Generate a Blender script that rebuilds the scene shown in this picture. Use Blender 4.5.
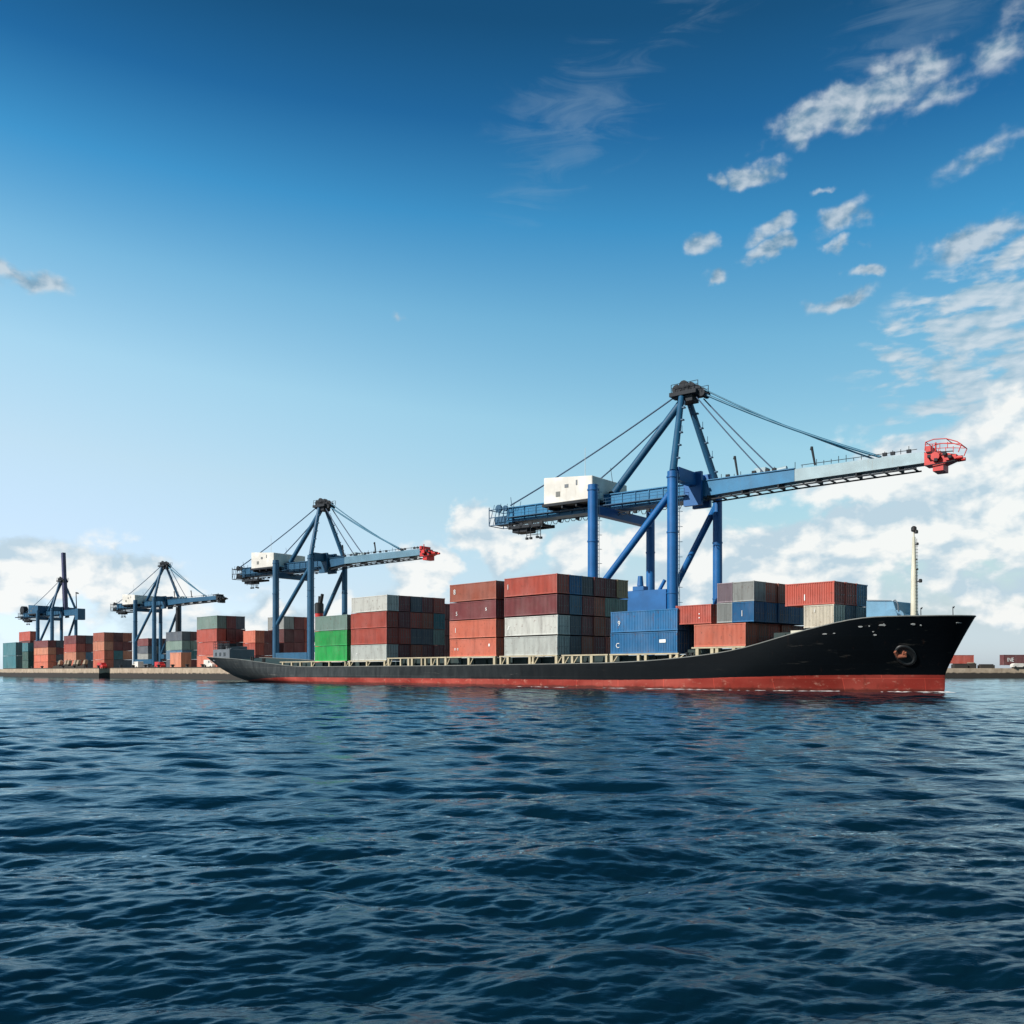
import bpy, bmesh, math, random
import numpy as np
from mathutils import Vector, Matrix, Euler
R = math.radians
random.seed(7)
for o in list(bpy.data.objects):
    bpy.data.objects.remove(o)
scene = bpy.context.scene
COL = scene.collection

# ------------------------------------------------------------------ camera
cam_d = bpy.data.cameras.new('camera')
cam_d.sensor_width = 36.0
cam_d.lens = 952.0 / 1024.0 * 36.0
cam_d.shift_y = 159.0 / 1024.0
cam_d.clip_start = 0.2
cam_d.clip_end = 60000
cam = bpy.data.objects.new('camera', cam_d)
cam.location = (0, 0, 2.35)
cam.rotation_euler = (R(90), 0, 0)
COL.objects.link(cam)
scene.camera = cam

# ------------------------------------------------------------------ render, exposure
scene.render.engine = 'CYCLES'
scene.view_settings.view_transform = 'Standard'
scene.view_settings.look = 'None'
scene.view_settings.exposure = 0.2
scene.view_settings.gamma = 1.0
scene.cycles.use_denoising = True
scene.cycles.max_bounces = 6
scene.cycles.caustics_reflective = False
scene.cycles.caustics_refractive = False

# ------------------------------------------------------------------ sun
SUN_AZ, SUN_EL = R(-120), R(34)          # azimuth clockwise from straight ahead
sun_dir = Vector((math.sin(SUN_AZ) * math.cos(SUN_EL), math.cos(SUN_AZ) * math.cos(SUN_EL), math.sin(SUN_EL)))
sun_d = bpy.data.lights.new('sun', 'SUN')
sun_d.energy = 4.9
sun_d.angle = R(0.5)
sun_d.color = (1.0, 0.945, 0.87)
sun = bpy.data.objects.new('sun', sun_d)
sun.rotation_euler = sun_dir.to_track_quat('Z', 'Y').to_euler()
sun.location = (-100, 0, 120)
COL.objects.link(sun)

# ------------------------------------------------------------------ sky with clouds (world)
world = bpy.data.worlds.new('World')
scene.world = world
world.use_nodes = True
wt = world.node_tree
wt.nodes.clear()


def wn(kind, **kw):
    n = wt.nodes.new(kind)
    for k, v in kw.items():
        setattr(n, k, v)
    return n


def wl(a, b):
    wt.links.new(a, b)


def wmath(op, a, b=None, c=None, clamp=False):
    n = wn('ShaderNodeMath', operation=op, use_clamp=clamp)
    for i, x in enumerate((a, b, c)):
        if x is None:
            continue
        if isinstance(x, (int, float)):
            n.inputs[i].default_value = x
        else:
            wl(x, n.inputs[i])
    return n.outputs[0]


def wstep(x, lo, hi):
    n = wn('ShaderNodeMapRange', interpolation_type='SMOOTHSTEP')
    wl(x, n.inputs['Value'])
    n.inputs['From Min'].default_value = lo
    n.inputs['From Max'].default_value = hi
    return n.outputs['Result']


tc = wn('ShaderNodeTexCoord')
sep = wn('ShaderNodeSeparateXYZ')
wl(tc.outputs['Generated'], sep.inputs[0])
az = wmath('MULTIPLY', wmath('ARCTAN2', sep.outputs[0], sep.outputs[1]), 180 / math.pi)
el = wmath('MULTIPLY', wmath('ARCSINE', sep.outputs[2]), 180 / math.pi)
ae = wn('ShaderNodeCombineXYZ')
wl(az, ae.inputs[0])
wl(el, ae.inputs[1])
AE = ae.outputs[0]

sky = wn('ShaderNodeTexSky', sky_type='NISHITA', sun_disc=False)
sky.sun_elevation = SUN_EL
sky.sun_rotation = -SUN_AZ
sky.air_density = 1.0
sky.dust_density = 0.6
sky.ozone_density = 2.0

# deepen the zenith blue a little with elevation
ramp = wn('ShaderNodeValToRGB')
# paler on the sunward side, deeper to the right
side = wmath('MULTIPLY', wmath('MULTIPLY', wmath('MAXIMUM', wmath('MINIMUM', wmath('ADD', az, 8.0), 40.0), -40.0), 0.17), wmath('SUBTRACT', 1.0, wmath('DIVIDE', el, 40.0, clamp=True)))
rise = wstep(el, 1.0, 9.0)
wl(wmath('DIVIDE', wmath('ADD', el, wmath('MULTIPLY', side, rise)), 45.0, clamp=True), ramp.inputs[0])
cr = ramp.color_ramp
TINT = [(0.0, (.84, 1.0, 1.5)), (.014, (.84, 1.0, 1.45)), (.093, (.87, .86, .97)), (.221, (1.12, 1.12, .985)), (.345, (1.16, 1.38, 1.16)), (.463, (.80, 1.30, 1.20)), (.573, (.30, 1.0, 1.15)),
        (.674, (.115, .56, .79)), (.767, (.075, .37, .515)), (1.0, (.05, .27, .38))]
for i, (p, c) in enumerate(TINT):
    e = cr.elements[i] if i < 2 else cr.elements.new(p)
    e.position = p
    e.color = (*[v / 2 for v in c], 1)
sky2 = wn('ShaderNodeVectorMath', operation='SCALE')
wl(sky.outputs[0], sky2.inputs[0])
sky2.inputs['Scale'].default_value = 2.0
mul = wn('ShaderNodeMix', data_type='RGBA', blend_type='MULTIPLY')
mul.inputs['Factor'].default_value = 1.0
wl(sky2.outputs[0], mul.inputs['A'])
wl(ramp.outputs[0], mul.inputs['B'])
# unseen sky behind and to the right, dimmed to deepen shade on box ends
rear_right = wmath('ADD', wmath('MULTIPLY', sep.outputs[0], 0.72), wmath('MULTIPLY', sep.outputs[1], -0.70))
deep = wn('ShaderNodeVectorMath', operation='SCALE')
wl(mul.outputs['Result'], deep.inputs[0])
wl(wmath('SUBTRACT', 1.0, wmath('MULTIPLY', wstep(rear_right, -0.28, 0.20), 0.52)), deep.inputs['Scale'])
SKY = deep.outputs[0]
glow = wn('ShaderNodeMix', data_type='RGBA')
wl(wmath('MULTIPLY', wmath('MULTIPLY', wstep(az, 8.0, -40.0), wmath('MULTIPLY', wstep(el, 26.0, 6.0), 1.0)), 0.42), glow.inputs['Factor'])
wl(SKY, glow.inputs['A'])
glow.inputs['B'].default_value = (5.3, 6.1, 6.4, 1)
SKY = glow.outputs['Result']


def wnoise(vec_scale, rot=0.0, scale=1.0, detail=6.0, rough=0.55, off=(0, 0, 0), dist=0.0):
    m = wn('ShaderNodeMapping')
    wl(AE, m.inputs['Vector'])
    m.inputs['Scale'].default_value = (vec_scale[0], vec_scale[1], 1)
    m.inputs['Rotation'].default_value = (0, 0, rot)
    m.inputs['Location'].default_value = off
    n = wn('ShaderNodeTexNoise', noise_dimensions='2D')
    wl(m.outputs[0], n.inputs['Vector'])
    n.inputs['Scale'].default_value = scale
    n.inputs['Detail'].default_value = detail
    n.inputs['Roughness'].default_value = rough
    n.inputs['Distortion'].default_value = dist
    return n.outputs['Fac']


# ragged outlines: the cloud patches are read through a gently folded map
wmap = wn('ShaderNodeTexNoise', noise_dimensions='2D')
wl(AE, wmap.inputs['Vector'])
wmap.inputs['Scale'].default_value = 0.42
wmap.inputs['Detail'].default_value = 4.0
wmap.inputs['Roughness'].default_value = 0.52
wsub = wn('ShaderNodeVectorMath', operation='SUBTRACT')
wl(wmap.outputs['Color'], wsub.inputs[0])
wsub.inputs[1].default_value = (.5, .5, .5)
wmul = wn('ShaderNodeVectorMath', operation='MULTIPLY')
wl(wsub.outputs[0], wmul.inputs[0])
wmul.inputs[1].default_value = (3.4, 1.5, 0)
wadd = wn('ShaderNodeVectorMath', operation='ADD')
wl(AE, wadd.inputs[0])
wl(wmul.outputs[0], wadd.inputs[1])
AEW = wadd.outputs[0]


def blob(a, e, ra, re, rot=0.0, amp=1.0):
    """soft elliptical patch of sky, degrees of azimuth and elevation"""
    m = wn('ShaderNodeMapping', vector_type='TEXTURE')
    wl(AEW, m.inputs['Vector'])
    m.inputs['Location'].default_value = (a, e, 0)
    m.inputs['Rotation'].default_value = (0, 0, R(rot))
    m.inputs['Scale'].default_value = (ra, re, 1)
    g = wn('ShaderNodeTexGradient', gradient_type='SPHERICAL')
    wl(m.outputs[0], g.inputs['Vector'])
    return wmath('MULTIPLY', g.outputs['Fac'], amp) if amp != 1.0 else g.outputs['Fac']


def union(lst):
    acc = lst[0]
    for b in lst[1:]:
        acc = wmath('MAXIMUM', acc, b)
    return acc


# fair-weather puffs, high on the right
puffs = [blob(16.9, 28.9, 2.9, 1.5, 6), blob(19.4, 29.2, 3.8, 1.5, 8), blob(22.2, 29.8, 4.4, 1.8, 12, .75), blob(24.0, 28.9, 4.0, 1.2, 12, .5),
         blob(14.4, 27.0, 2.3, .75, 4, .85), blob(12.4, 26.7, 1.5, .5, 6, .75), blob(27.6, 30.4, 3.4, 2.0, 30, .5), blob(26.4, 25.9, 3.6, .9, 14, .55),
         blob(15.3, 24.1, 2.1, .75, 8, .95), blob(15.2, 23.2, 2.1, .7, 4), blob(19.3, 24.3, 2.6, 1.0, 10, .95), blob(11.6, 23.7, 1.5, .75, 18, .9), blob(12.4, 22.0, 1.5, .45, 2, .75), blob(19.3, 23.0, 1.3, .5, 0, .85),
         blob(20.4, 21.5, 1.5, .5, 3, .9), blob(19.0, 20.2, 2.9, .65, 10, .9), blob(25.8, 22.2, 3.4, 1.0, 14, .95), blob(28.5, 21.5, 3.4, 1.0, 12, .9), blob(18.2, 25.6, .9, .3, 3, .6), blob(-27.6, 20.3, 4.4, .9, -8, .75), blob(-6.8, 20.3, 1.0, .35, 0, .45)]
puff_mask = union(puffs)
n1 = wnoise((1, 1.7), 0.10, 0.55, 6, 0.50, (3.1, 7.7, 0), 0.1)
n1b = wnoise((1, 1.7), 0.10, 0.55, 6, 0.50, (3.1 + .28, 7.7 - .45, 0), 0.1)
d1 = wstep(wmath('ADD', wmath('MULTIPLY', puff_mask, 1.7), wmath('MULTIPLY', wmath('SUBTRACT', n1, 0.5), 2.0)), 0.10, 1.25)
d1 = wmath('MULTIPLY', wmath('MULTIPLY', d1, wstep(puff_mask, 0.0, 0.45)), 0.82)
# mackerel field on the right
mack = union([blob(27.0, 18.5, 9.5, 4.2, 20), blob(29.5, 15.5, 11.5, 3.6, 22), blob(25.0, 16.6, 6.5, 2.2, 14, .8), blob(36, 20, 12, 7, 20)])
n2 = wnoise((0.55, 1.5), 0.12, 0.75, 5, 0.5, (11, 2, 0), 0.15)
n2b = wnoise((0.55, 1.5), 0.12, 0.75, 5, 0.5, (11.2, 1.75, 0), 0.15)
d2 = wstep(wmath('ADD', wmath('MULTIPLY', mack, 1.5), wmath('MULTIPLY', wmath('SUBTRACT', n2, 0.5), 3.6)), 0.26, 1.2)
d2 = wmath('MULTIPLY', wmath('MULTIPLY', d2, wstep(mack, 0.0, 0.4)), 0.80)
# broad low bank on the right and cumulus along the horizon
bank = union([blob(26, 9.0, 19, 7.4, 14), blob(34, 11.0, 18, 7.0, 14), blob(16, 6.0, 13, 5.0, 8), blob(2, 3.2, 22, 5.4, 5, .85), blob(-2.6, 8.4, 2.9, 2.9, 0), blob(-.6, 7.4, 3.4, 3.0, 0), blob(-4.8, 6.0, 3.0, 2.2, 0), blob(4.0, 6.2, 4.5, 3.4, 0), blob(10, 7.0, 5, 4, 0),
              blob(-27.0, 4.6, 5.2, 3.6, 0), blob(-22.5, 4.4, 5.0, 3.7, 0), blob(-32, 4.2, 7, 4.0, 0), blob(-17, 2.4, 10, 3.2, 0, .8), blob(27.6, 2.8, 2.6, 1.1, 0, .7)])
n3 = wnoise((1, 1.55), 0.0, 0.24, 7, 0.50, (5.3, 1.2, 0), 0.1)
n3b = wnoise((1, 1.55), 0.0, 0.24, 7, 0.50, (5.3 + .45, 1.2 - .75, 0), 0.1)
d3 = wstep(wmath('ADD', wmath('MULTIPLY', bank, 1.5), wmath('MULTIPLY', wmath('SUBTRACT', n3, 0.5), 2.3)), 0.30, 0.70)
d3 = wmath('MULTIPLY', wmath('MULTIPLY', d3, wstep(bank, 0.0, 0.3)), 0.92)
# thin high wisps
wisp = union([blob(4.0, 30.2, 8, 4.6, 22), blob(1, 26.5, 6, 3, 10, .6), blob(12, 35, 9, 3, 25, .8), blob(24, 33, 10, 4, 20)])
n4 = wnoise((0.28, 1.5), 0.42, 0.55, 7, 0.62, (1, 4, 0), 0.9)
d4 = wmath('MULTIPLY', wstep(wisp, 0.02, 0.5), wmath('MULTIPLY', wstep(wmath('ADD', wisp, wmath('MULTIPLY', wmath('SUBTRACT', n4, 0.5), 1.8)), 0.35, 1.25), 0.22))


def cloud_layer(base, dens, na, nb, k, lit, shade):
    s = wmath('ADD', 0.55, wmath('MULTIPLY', wmath('SUBTRACT', na, nb), k), clamp=True)
    c = wn('ShaderNodeMix', data_type='RGBA')
    wl(s, c.inputs['Factor'])
    c.inputs['A'].default_value = (*shade, 1)
    c.inputs['B'].default_value = (*lit, 1)
    m = wn('ShaderNodeMix', data_type='RGBA')
    wl(dens, m.inputs['Factor'])
    wl(base, m.inputs['A'])
    wl(c.outputs['Result'], m.inputs['B'])
    return m.outputs['Result']


SKY = cloud_layer(SKY, d4, n4, n4, 0, (2.4, 3.3, 4.0), (2.4, 3.3, 4.0))
SKY = cloud_layer(SKY, d1, n1, n1b, 3.2, (4.0, 4.5, 4.9), (1.4, 2.3, 3.1))
SKY = cloud_layer(SKY, d2, n2, n2b, 3.0, (4.5, 4.95, 5.3), (2.2, 3.3, 4.1))
SKY = cloud_layer(SKY, d3, n3, n3b, 6.5, (6.4, 6.45, 6.3), (3.5, 4.45, 5.1))
bg = wn('ShaderNodeBackground')
bg.inputs['Strength'].default_value = 0.13
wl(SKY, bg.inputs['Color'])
wout = wn('ShaderNodeOutputWorld')
wl(bg.outputs[0], wout.inputs['Surface'])
world.cycles.sampling_method = 'MANUAL'
world.cycles.sample_map_resolution = 512


# ================================================================== helpers
class NT:
    """small helper to write a material"""

    def __init__(self, name):
        self.m = bpy.data.materials.new(name)
        self.m.use_nodes = True
        self.t = self.m.node_tree
        self.b = self.t.nodes['Principled BSDF']

    def n(self, kind, **kw):
        x = self.t.nodes.new(kind)
        for k, v in kw.items():
            setattr(x, k, v)
        return x

    def l(self, a, b):
        self.t.links.new(a, b)

    def math(self, op, a, b=None, clamp=False):
        x = self.n('ShaderNodeMath', operation=op, use_clamp=clamp)
        for i, v in enumerate((a, b)):
            if v is None:
                continue
            if isinstance(v, (int, float)):
                x.inputs[i].default_value = v
            else:
                self.l(v, x.inputs[i])
        return x.outputs[0]

    def step(self, v, lo, hi, a=0.0, b=1.0):
        x = self.n('ShaderNodeMapRange', interpolation_type='SMOOTHSTEP')
        self.l(v, x.inputs['Value'])
        x.inputs['From Min'].default_value = lo
        x.inputs['From Max'].default_value = hi
        x.inputs['To Min'].default_value = a
        x.inputs['To Max'].default_value = b
        return x.outputs['Result']

    def noise(self, vec, scale, detail=4, rough=.55, vscale=(1, 1, 1)):
        mp = self.n('ShaderNodeMapping')
        self.l(vec, mp.inputs['Vector'])
        mp.inputs['Scale'].default_value = vscale
        x = self.n('ShaderNodeTexNoise')
        self.l(mp.outputs[0], x.inputs['Vector'])
        x.inputs['Scale'].default_value = scale
        x.inputs['Detail'].default_value = detail
        x.inputs['Roughness'].default_value = rough
        return x.outputs['Fac']

    def mix(self, f, a, b, blend='MIX'):
        x = self.n('ShaderNodeMix', data_type='RGBA', blend_type=blend)
        for key, v in (('Factor', f), ('A', a), ('B', b)):
            if isinstance(v, tuple):
                x.inputs[key].default_value = (*v, 1) if len(v) == 3 else v
            elif isinstance(v, (int, float)):
                x.inputs[key].default_value = v
            else:
                self.l(v, x.inputs[key])
        return x.outputs['Result']


def paint(name, col, rough=0.5, wear=0.35, wearcol=None, scale=0.35, metallic=0.0, streak=True):
    """weathered paint: patchy fading, vertical dirt runs"""
    k = NT(name)
    co = k.n('ShaderNodeTexCoord').outputs['Object']
    oi = k.n('ShaderNodeObjectInfo')
    add = k.n('ShaderNodeVectorMath', operation='ADD')
    k.l(co, add.inputs[0])
    k.l(oi.outputs['Random'], add.inputs[1])
    co = add.outputs[0]
    big = k.noise(co, scale, 4)
    col2 = tuple(min(1, c * 1.13 + .003) for c in col)
    c = k.mix(k.step(big, .35, .7), tuple(x * .88 for x in col), col2)
    if streak:
        st = k.noise(co, 1.6, 5, .6, (1, 1, .12))
        wc = wearcol or (0.16, 0.085, 0.05)
        c = k.mix(k.step(st, .56, .78, 0, wear), c, wc)
    k.l(c, k.b.inputs['Base Color'])
    k.b.inputs['Roughness'].default_value = rough
    k.b.inputs['Metallic'].default_value = metallic
    return k.m


M = {}
M['blue'] = paint('crane_blue_paint', (0.001, 0.105, 0.32), .5, .2, (0.03, 0.05, 0.10))
M['blue_light'] = paint('girder_blue_paint', (0.006, 0.15, 0.31), .45, .22, (0.05, 0.08, 0.10))
M['steel_blue'] = paint('faded_crane_blue_paint', (0.008, 0.075, 0.155), .5, .25, (0.03, 0.04, 0.06))
M['pale_blue'] = paint('bleached_blue_paint', (0.29, 0.40, 0.44), .5, .45, (0.25, 0.24, 0.2))
M['white'] = paint('white_paint', (0.68, 0.66, 0.60), .5, .35, (0.38, 0.32, 0.24))
M['red'] = paint('signal_red_paint', (0.55, 0.025, 0.02), .45, .2, (0.15, 0.02, 0.02))
M['dark'] = paint('dark_steel', (0.005, 0.009, 0.015), .75, .1, (0.05, 0.03, 0.02))
M['cable'] = paint('cable_steel', (0.015, 0.05, 0.11), .5, 0, streak=False)
M['teal_cable'] = paint('stay_paint', (0.012, 0.13, 0.22), .45, .1, streak=False)
M['beige'] = paint('beige_deck_paint', (0.46, 0.40, 0.27), .6, .6, (0.25, 0.13, 0.06), .8)
M['deck'] = paint('deck_green_paint', (0.02, 0.05, 0.045), .7, .4, (0.1, 0.05, 0.03))
M['coaming'] = paint('coaming_dark_paint', (0.012, 0.03, 0.03), .7, .3)
M['gunwale'] = paint('gunwale_grey_paint', (0.16, 0.17, 0.16), .6, .5, (0.3, 0.26, 0.2))
M['ship_grey'] = paint('ship_grey_paint', (0.13, 0.15, 0.17), .55, .4, (0.12, 0.08, 0.05))
M['light_blue'] = paint('light_blue_paint', (0.13, 0.29, 0.43), .5, .25)
M['cream'] = paint('cream_paint', (0.62, 0.60, 0.48), .5, .4, (0.35, 0.22, 0.12))
M['rust'] = paint('rusty_iron', (0.24, 0.075, 0.04), .75, .5, (0.12, 0.04, 0.02), 1.5)
M['black'] = paint('black_paint', (0.008, 0.009, 0.010), .5, .2)
M['mark_white'] = paint('white_lettering', (0.75, 0.76, 0.74), .6, .2)
M['fairlead'] = paint('fairlead_light_paint', (0.34, 0.36, 0.36), .6, .3)  # pale tone stands in for light through the openings
M['fender'] = paint('fender_rubber', (0.012, 0.012, 0.013), .85, .2)
M['glass'] = paint('dark_glass', (0.01, 0.015, 0.02), .12, 0, streak=False)


def container_material():
    k = NT('container_paint')
    co = k.n('ShaderNodeTexCoord').outputs['Object']
    oi = k.n('ShaderNodeObjectInfo')
    sc = k.n('ShaderNodeVectorMath', operation='SCALE')
    sc.inputs[0].default_value = (37, 91, 53)
    k.l(oi.outputs['Random'], sc.inputs['Scale'])
    add = k.n('ShaderNodeVectorMath', operation='ADD')
    k.l(co, add.inputs[0])
    k.l(sc.outputs[0], add.inputs[1])
    v = add.outputs[0]
    base = oi.outputs['Color']
    fade = k.step(k.noise(v, .35, 3), .3, .75)
    c = k.mix(k.math('MULTIPLY', fade, .085), base, (0.60, 0.57, 0.55))
    dark = k.mix(1.0, c, (0.62, 0.60, 0.60), 'MULTIPLY')
    c = k.mix(k.step(k.noise(v, 1.1, 5, .62, (1, 1, .22)), .44, .78, 0, .9), c, dark)
    c = k.mix(k.step(k.noise(v, 2.4, 6, .68), .575, .72, 0, .85), c, (0.13, 0.050, 0.028))
    c = k.mix(k.step(k.noise(v, 3.2, 4, .6, (1, 1, .07)), .62, .78, 0, .5), c, (0.17, 0.075, 0.045))
    k.l(c, k.b.inputs['Base Color'])
    k.b.inputs['Roughness'].default_value = .58
    return k.m


M['container'] = container_material()


def hull_material():
    k = NT('hull_paint')
    co = k.n('ShaderNodeTexCoord').outputs['Object']
    s = k.n('ShaderNodeSeparateXYZ')
    k.l(co, s.inputs[0])
    x, y, z = s.outputs
    # paint line rises towards the bow
    line = k.math('ADD', k.step(x, 8, 46, 1.15, 1.92), k.step(x, -112, -70, -1.0, 0.0))
    wob = k.math('MULTIPLY', k.math('SUBTRACT', k.noise(co, 1.2, 4, .6, (1, 1, .3)), .5), .10)
    isred = k.step(k.math('SUBTRACT', k.math('ADD', line, wob), z), -.03, .03)
    scuff = k.noise(co, .9, 6, .65, (1, 1, .35))
    aft = k.step(x, -75, 25, 1.0, 0.0)
    blk = k.mix(k.math('MULTIPLY', aft, k.step(scuff, .25, .8, .35, 1.0)), (0.0010, 0.0022, 0.0036), (0.062, 0.070, 0.072))
    runs = k.noise(co, 1.3, 5, .65, (1, 1, .05))
    blk = k.mix(k.math('MULTIPLY', aft, k.step(runs, .60, .82, 0, .45)), blk, (0.10, 0.062, 0.040))
    plates = k.noise(co, .16, 2, .4, (1, 1, 2.5))
    red = k.mix(k.step(plates, .35, .65), (0.24, 0.030, 0.022), (0.37, 0.072, 0.054))
    red = k.mix(k.step(k.noise(co, 1.7, 6, .7, (.5, 1, 1)), .55, .72, 0, .8), red, (0.50, 0.24, 0.18))
    red = k.mix(k.step(runs, .52, .75, 0, .6), red, (0.13, 0.03, 0.022))
    weed = k.step(k.math('ADD', z, k.math('MULTIPLY', k.noise(co, 1.1, 5, .6), .5)), .45, .75, .75, 0)
    red = k.mix(weed, red, (0.055, 0.022, 0.018))
    # shell plating seams, scrapes along the side and rust weeping from the seams
    sv = k.n('ShaderNodeCombineXYZ')
    k.l(x, sv.inputs[0])
    k.l(z, sv.inputs[1])
    br_ = k.n('ShaderNodeTexBrick')
    k.l(sv.outputs[0], br_.inputs['Vector'])
    for nm_, v_ in (('Scale', 1.0), ('Mortar Size', .035), ('Mortar Smooth', .3), ('Brick Width', 7.5), ('Row Height', 1.55)):
        br_.inputs[nm_].default_value = v_
    br_.inputs['Color1'].default_value = (.82, .82, .82, 1)
    br_.inputs['Color2'].default_value = (1.12, 1.12, 1.12, 1)
    br_.inputs['Mortar'].default_value = (1.7, 1.55, 1.45, 1)
    scr = k.noise(co, .7, 6, .72, (.22, 1, 3.2))
    blk = k.mix(k.math('MULTIPLY', k.step(scr, .60, .70), k.step(x, -20, 30, .5, .16)), blk, (0.17, 0.165, 0.15))
    weep = k.noise(co, 2.1, 4, .6, (1, 1, .035))
    blk = k.mix(k.math('MULTIPLY', k.step(weep, .64, .80), .22), blk, (0.11, 0.05, 0.028))
    allc = k.mix(1.0, k.mix(isred, blk, red), br_.outputs['Color'], 'MULTIPLY')
    k.l(allc, k.b.inputs['Base Color'])
    k.b.inputs['Roughness'].default_value = .55
    k.b.inputs['Specular IOR Level'].default_value = .10
    bp = k.n('ShaderNodeBump')
    bp.inputs['Strength'].default_value = .25
    bp.inputs['Distance'].default_value = .15
    k.l(k.noise(co, .45, 3, .5, (1, 1, 1.2)), bp.inputs['Height'])
    k.l(bp.outputs[0], k.b.inputs['Normal'])
    return k.m


def concrete_material():
    k = NT('quay_concrete')
    co = k.n('ShaderNodeTexCoord').outputs['Object']
    s = k.n('ShaderNodeSeparateXYZ')
    k.l(co, s.inputs[0])
    z = s.outputs[2]
    n = k.noise(co, .5, 6, .65)
    c = k.mix(k.step(n, .3, .7), (0.30, 0.235, 0.17), (0.46, 0.375, 0.28))
    c = k.mix(k.step(k.noise(co, .9, 5, .6, (1, 1, .1)), .5, .75, 0, .6), c, (0.2, 0.15, 0.11))
    tide = k.step(k.math('ADD', z, k.math('MULTIPLY', k.noise(co, .6, 4), 1.0)), 2.05, 2.35, 1, 0)
    c = k.mix(tide, c, (0.030, 0.026, 0.022))
    k.l(c, k.b.inputs['Base Color'])
    k.b.inputs['Roughness'].default_value = .85
    return k.m


def water_material():
    """blue-green harbour water: dark scattering body under a Fresnel sheen"""
    k = NT('sea_water')
    geo = k.n('ShaderNodeNewGeometry').outputs['Position']
    n1 = k.noise(geo, 4.0, 6, .62, (.75, 1.9, 1))
    n2 = k.noise(geo, 0.9, 3, .55, (1, 1.5, 1))
    gust = k.step(k.noise(geo, .035, 3, .6, (.6, 1.6, 1)), .34, .66, .55, 1.45)     # wind patches
    h = k.math('MULTIPLY', gust, k.math('ADD', k.math('MULTIPLY', n1, .013), k.math('MULTIPLY', n2, .065)))
    bp = k.n('ShaderNodeBump')
    bp.inputs['Strength'].default_value = 1.0
    bp.inputs['Distance'].default_value = 1.0
    k.l(h, bp.inputs['Height'])
    fr = k.n('ShaderNodeFresnel')
    fr.inputs['IOR'].default_value = 1.333
    k.l(bp.outputs[0], fr.inputs['Normal'])
    body = k.n('ShaderNodeBsdfDiffuse')
    body.inputs['Color'].default_value = (0.0011, 0.0125, 0.0235, 1)
    sheen = k.n('ShaderNodeBsdfGlossy')
    sheen.inputs['Color'].default_value = (0.68, 0.90, 1.0, 1)
    sheen.inputs['Roughness'].default_value = .07
    k.l(bp.outputs[0], sheen.inputs['Normal'])
    mx = k.n('ShaderNodeMixShader')
    k.l(fr.outputs[0], mx.inputs[0])
    k.l(body.outputs[0], mx.inputs[1])
    k.l(sheen.outputs[0], mx.inputs[2])
    k.l(mx.outputs[0], k.t.nodes['Material Output'].inputs['Surface'])
    k.t.nodes.remove(k.b)
    return k.m


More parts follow.
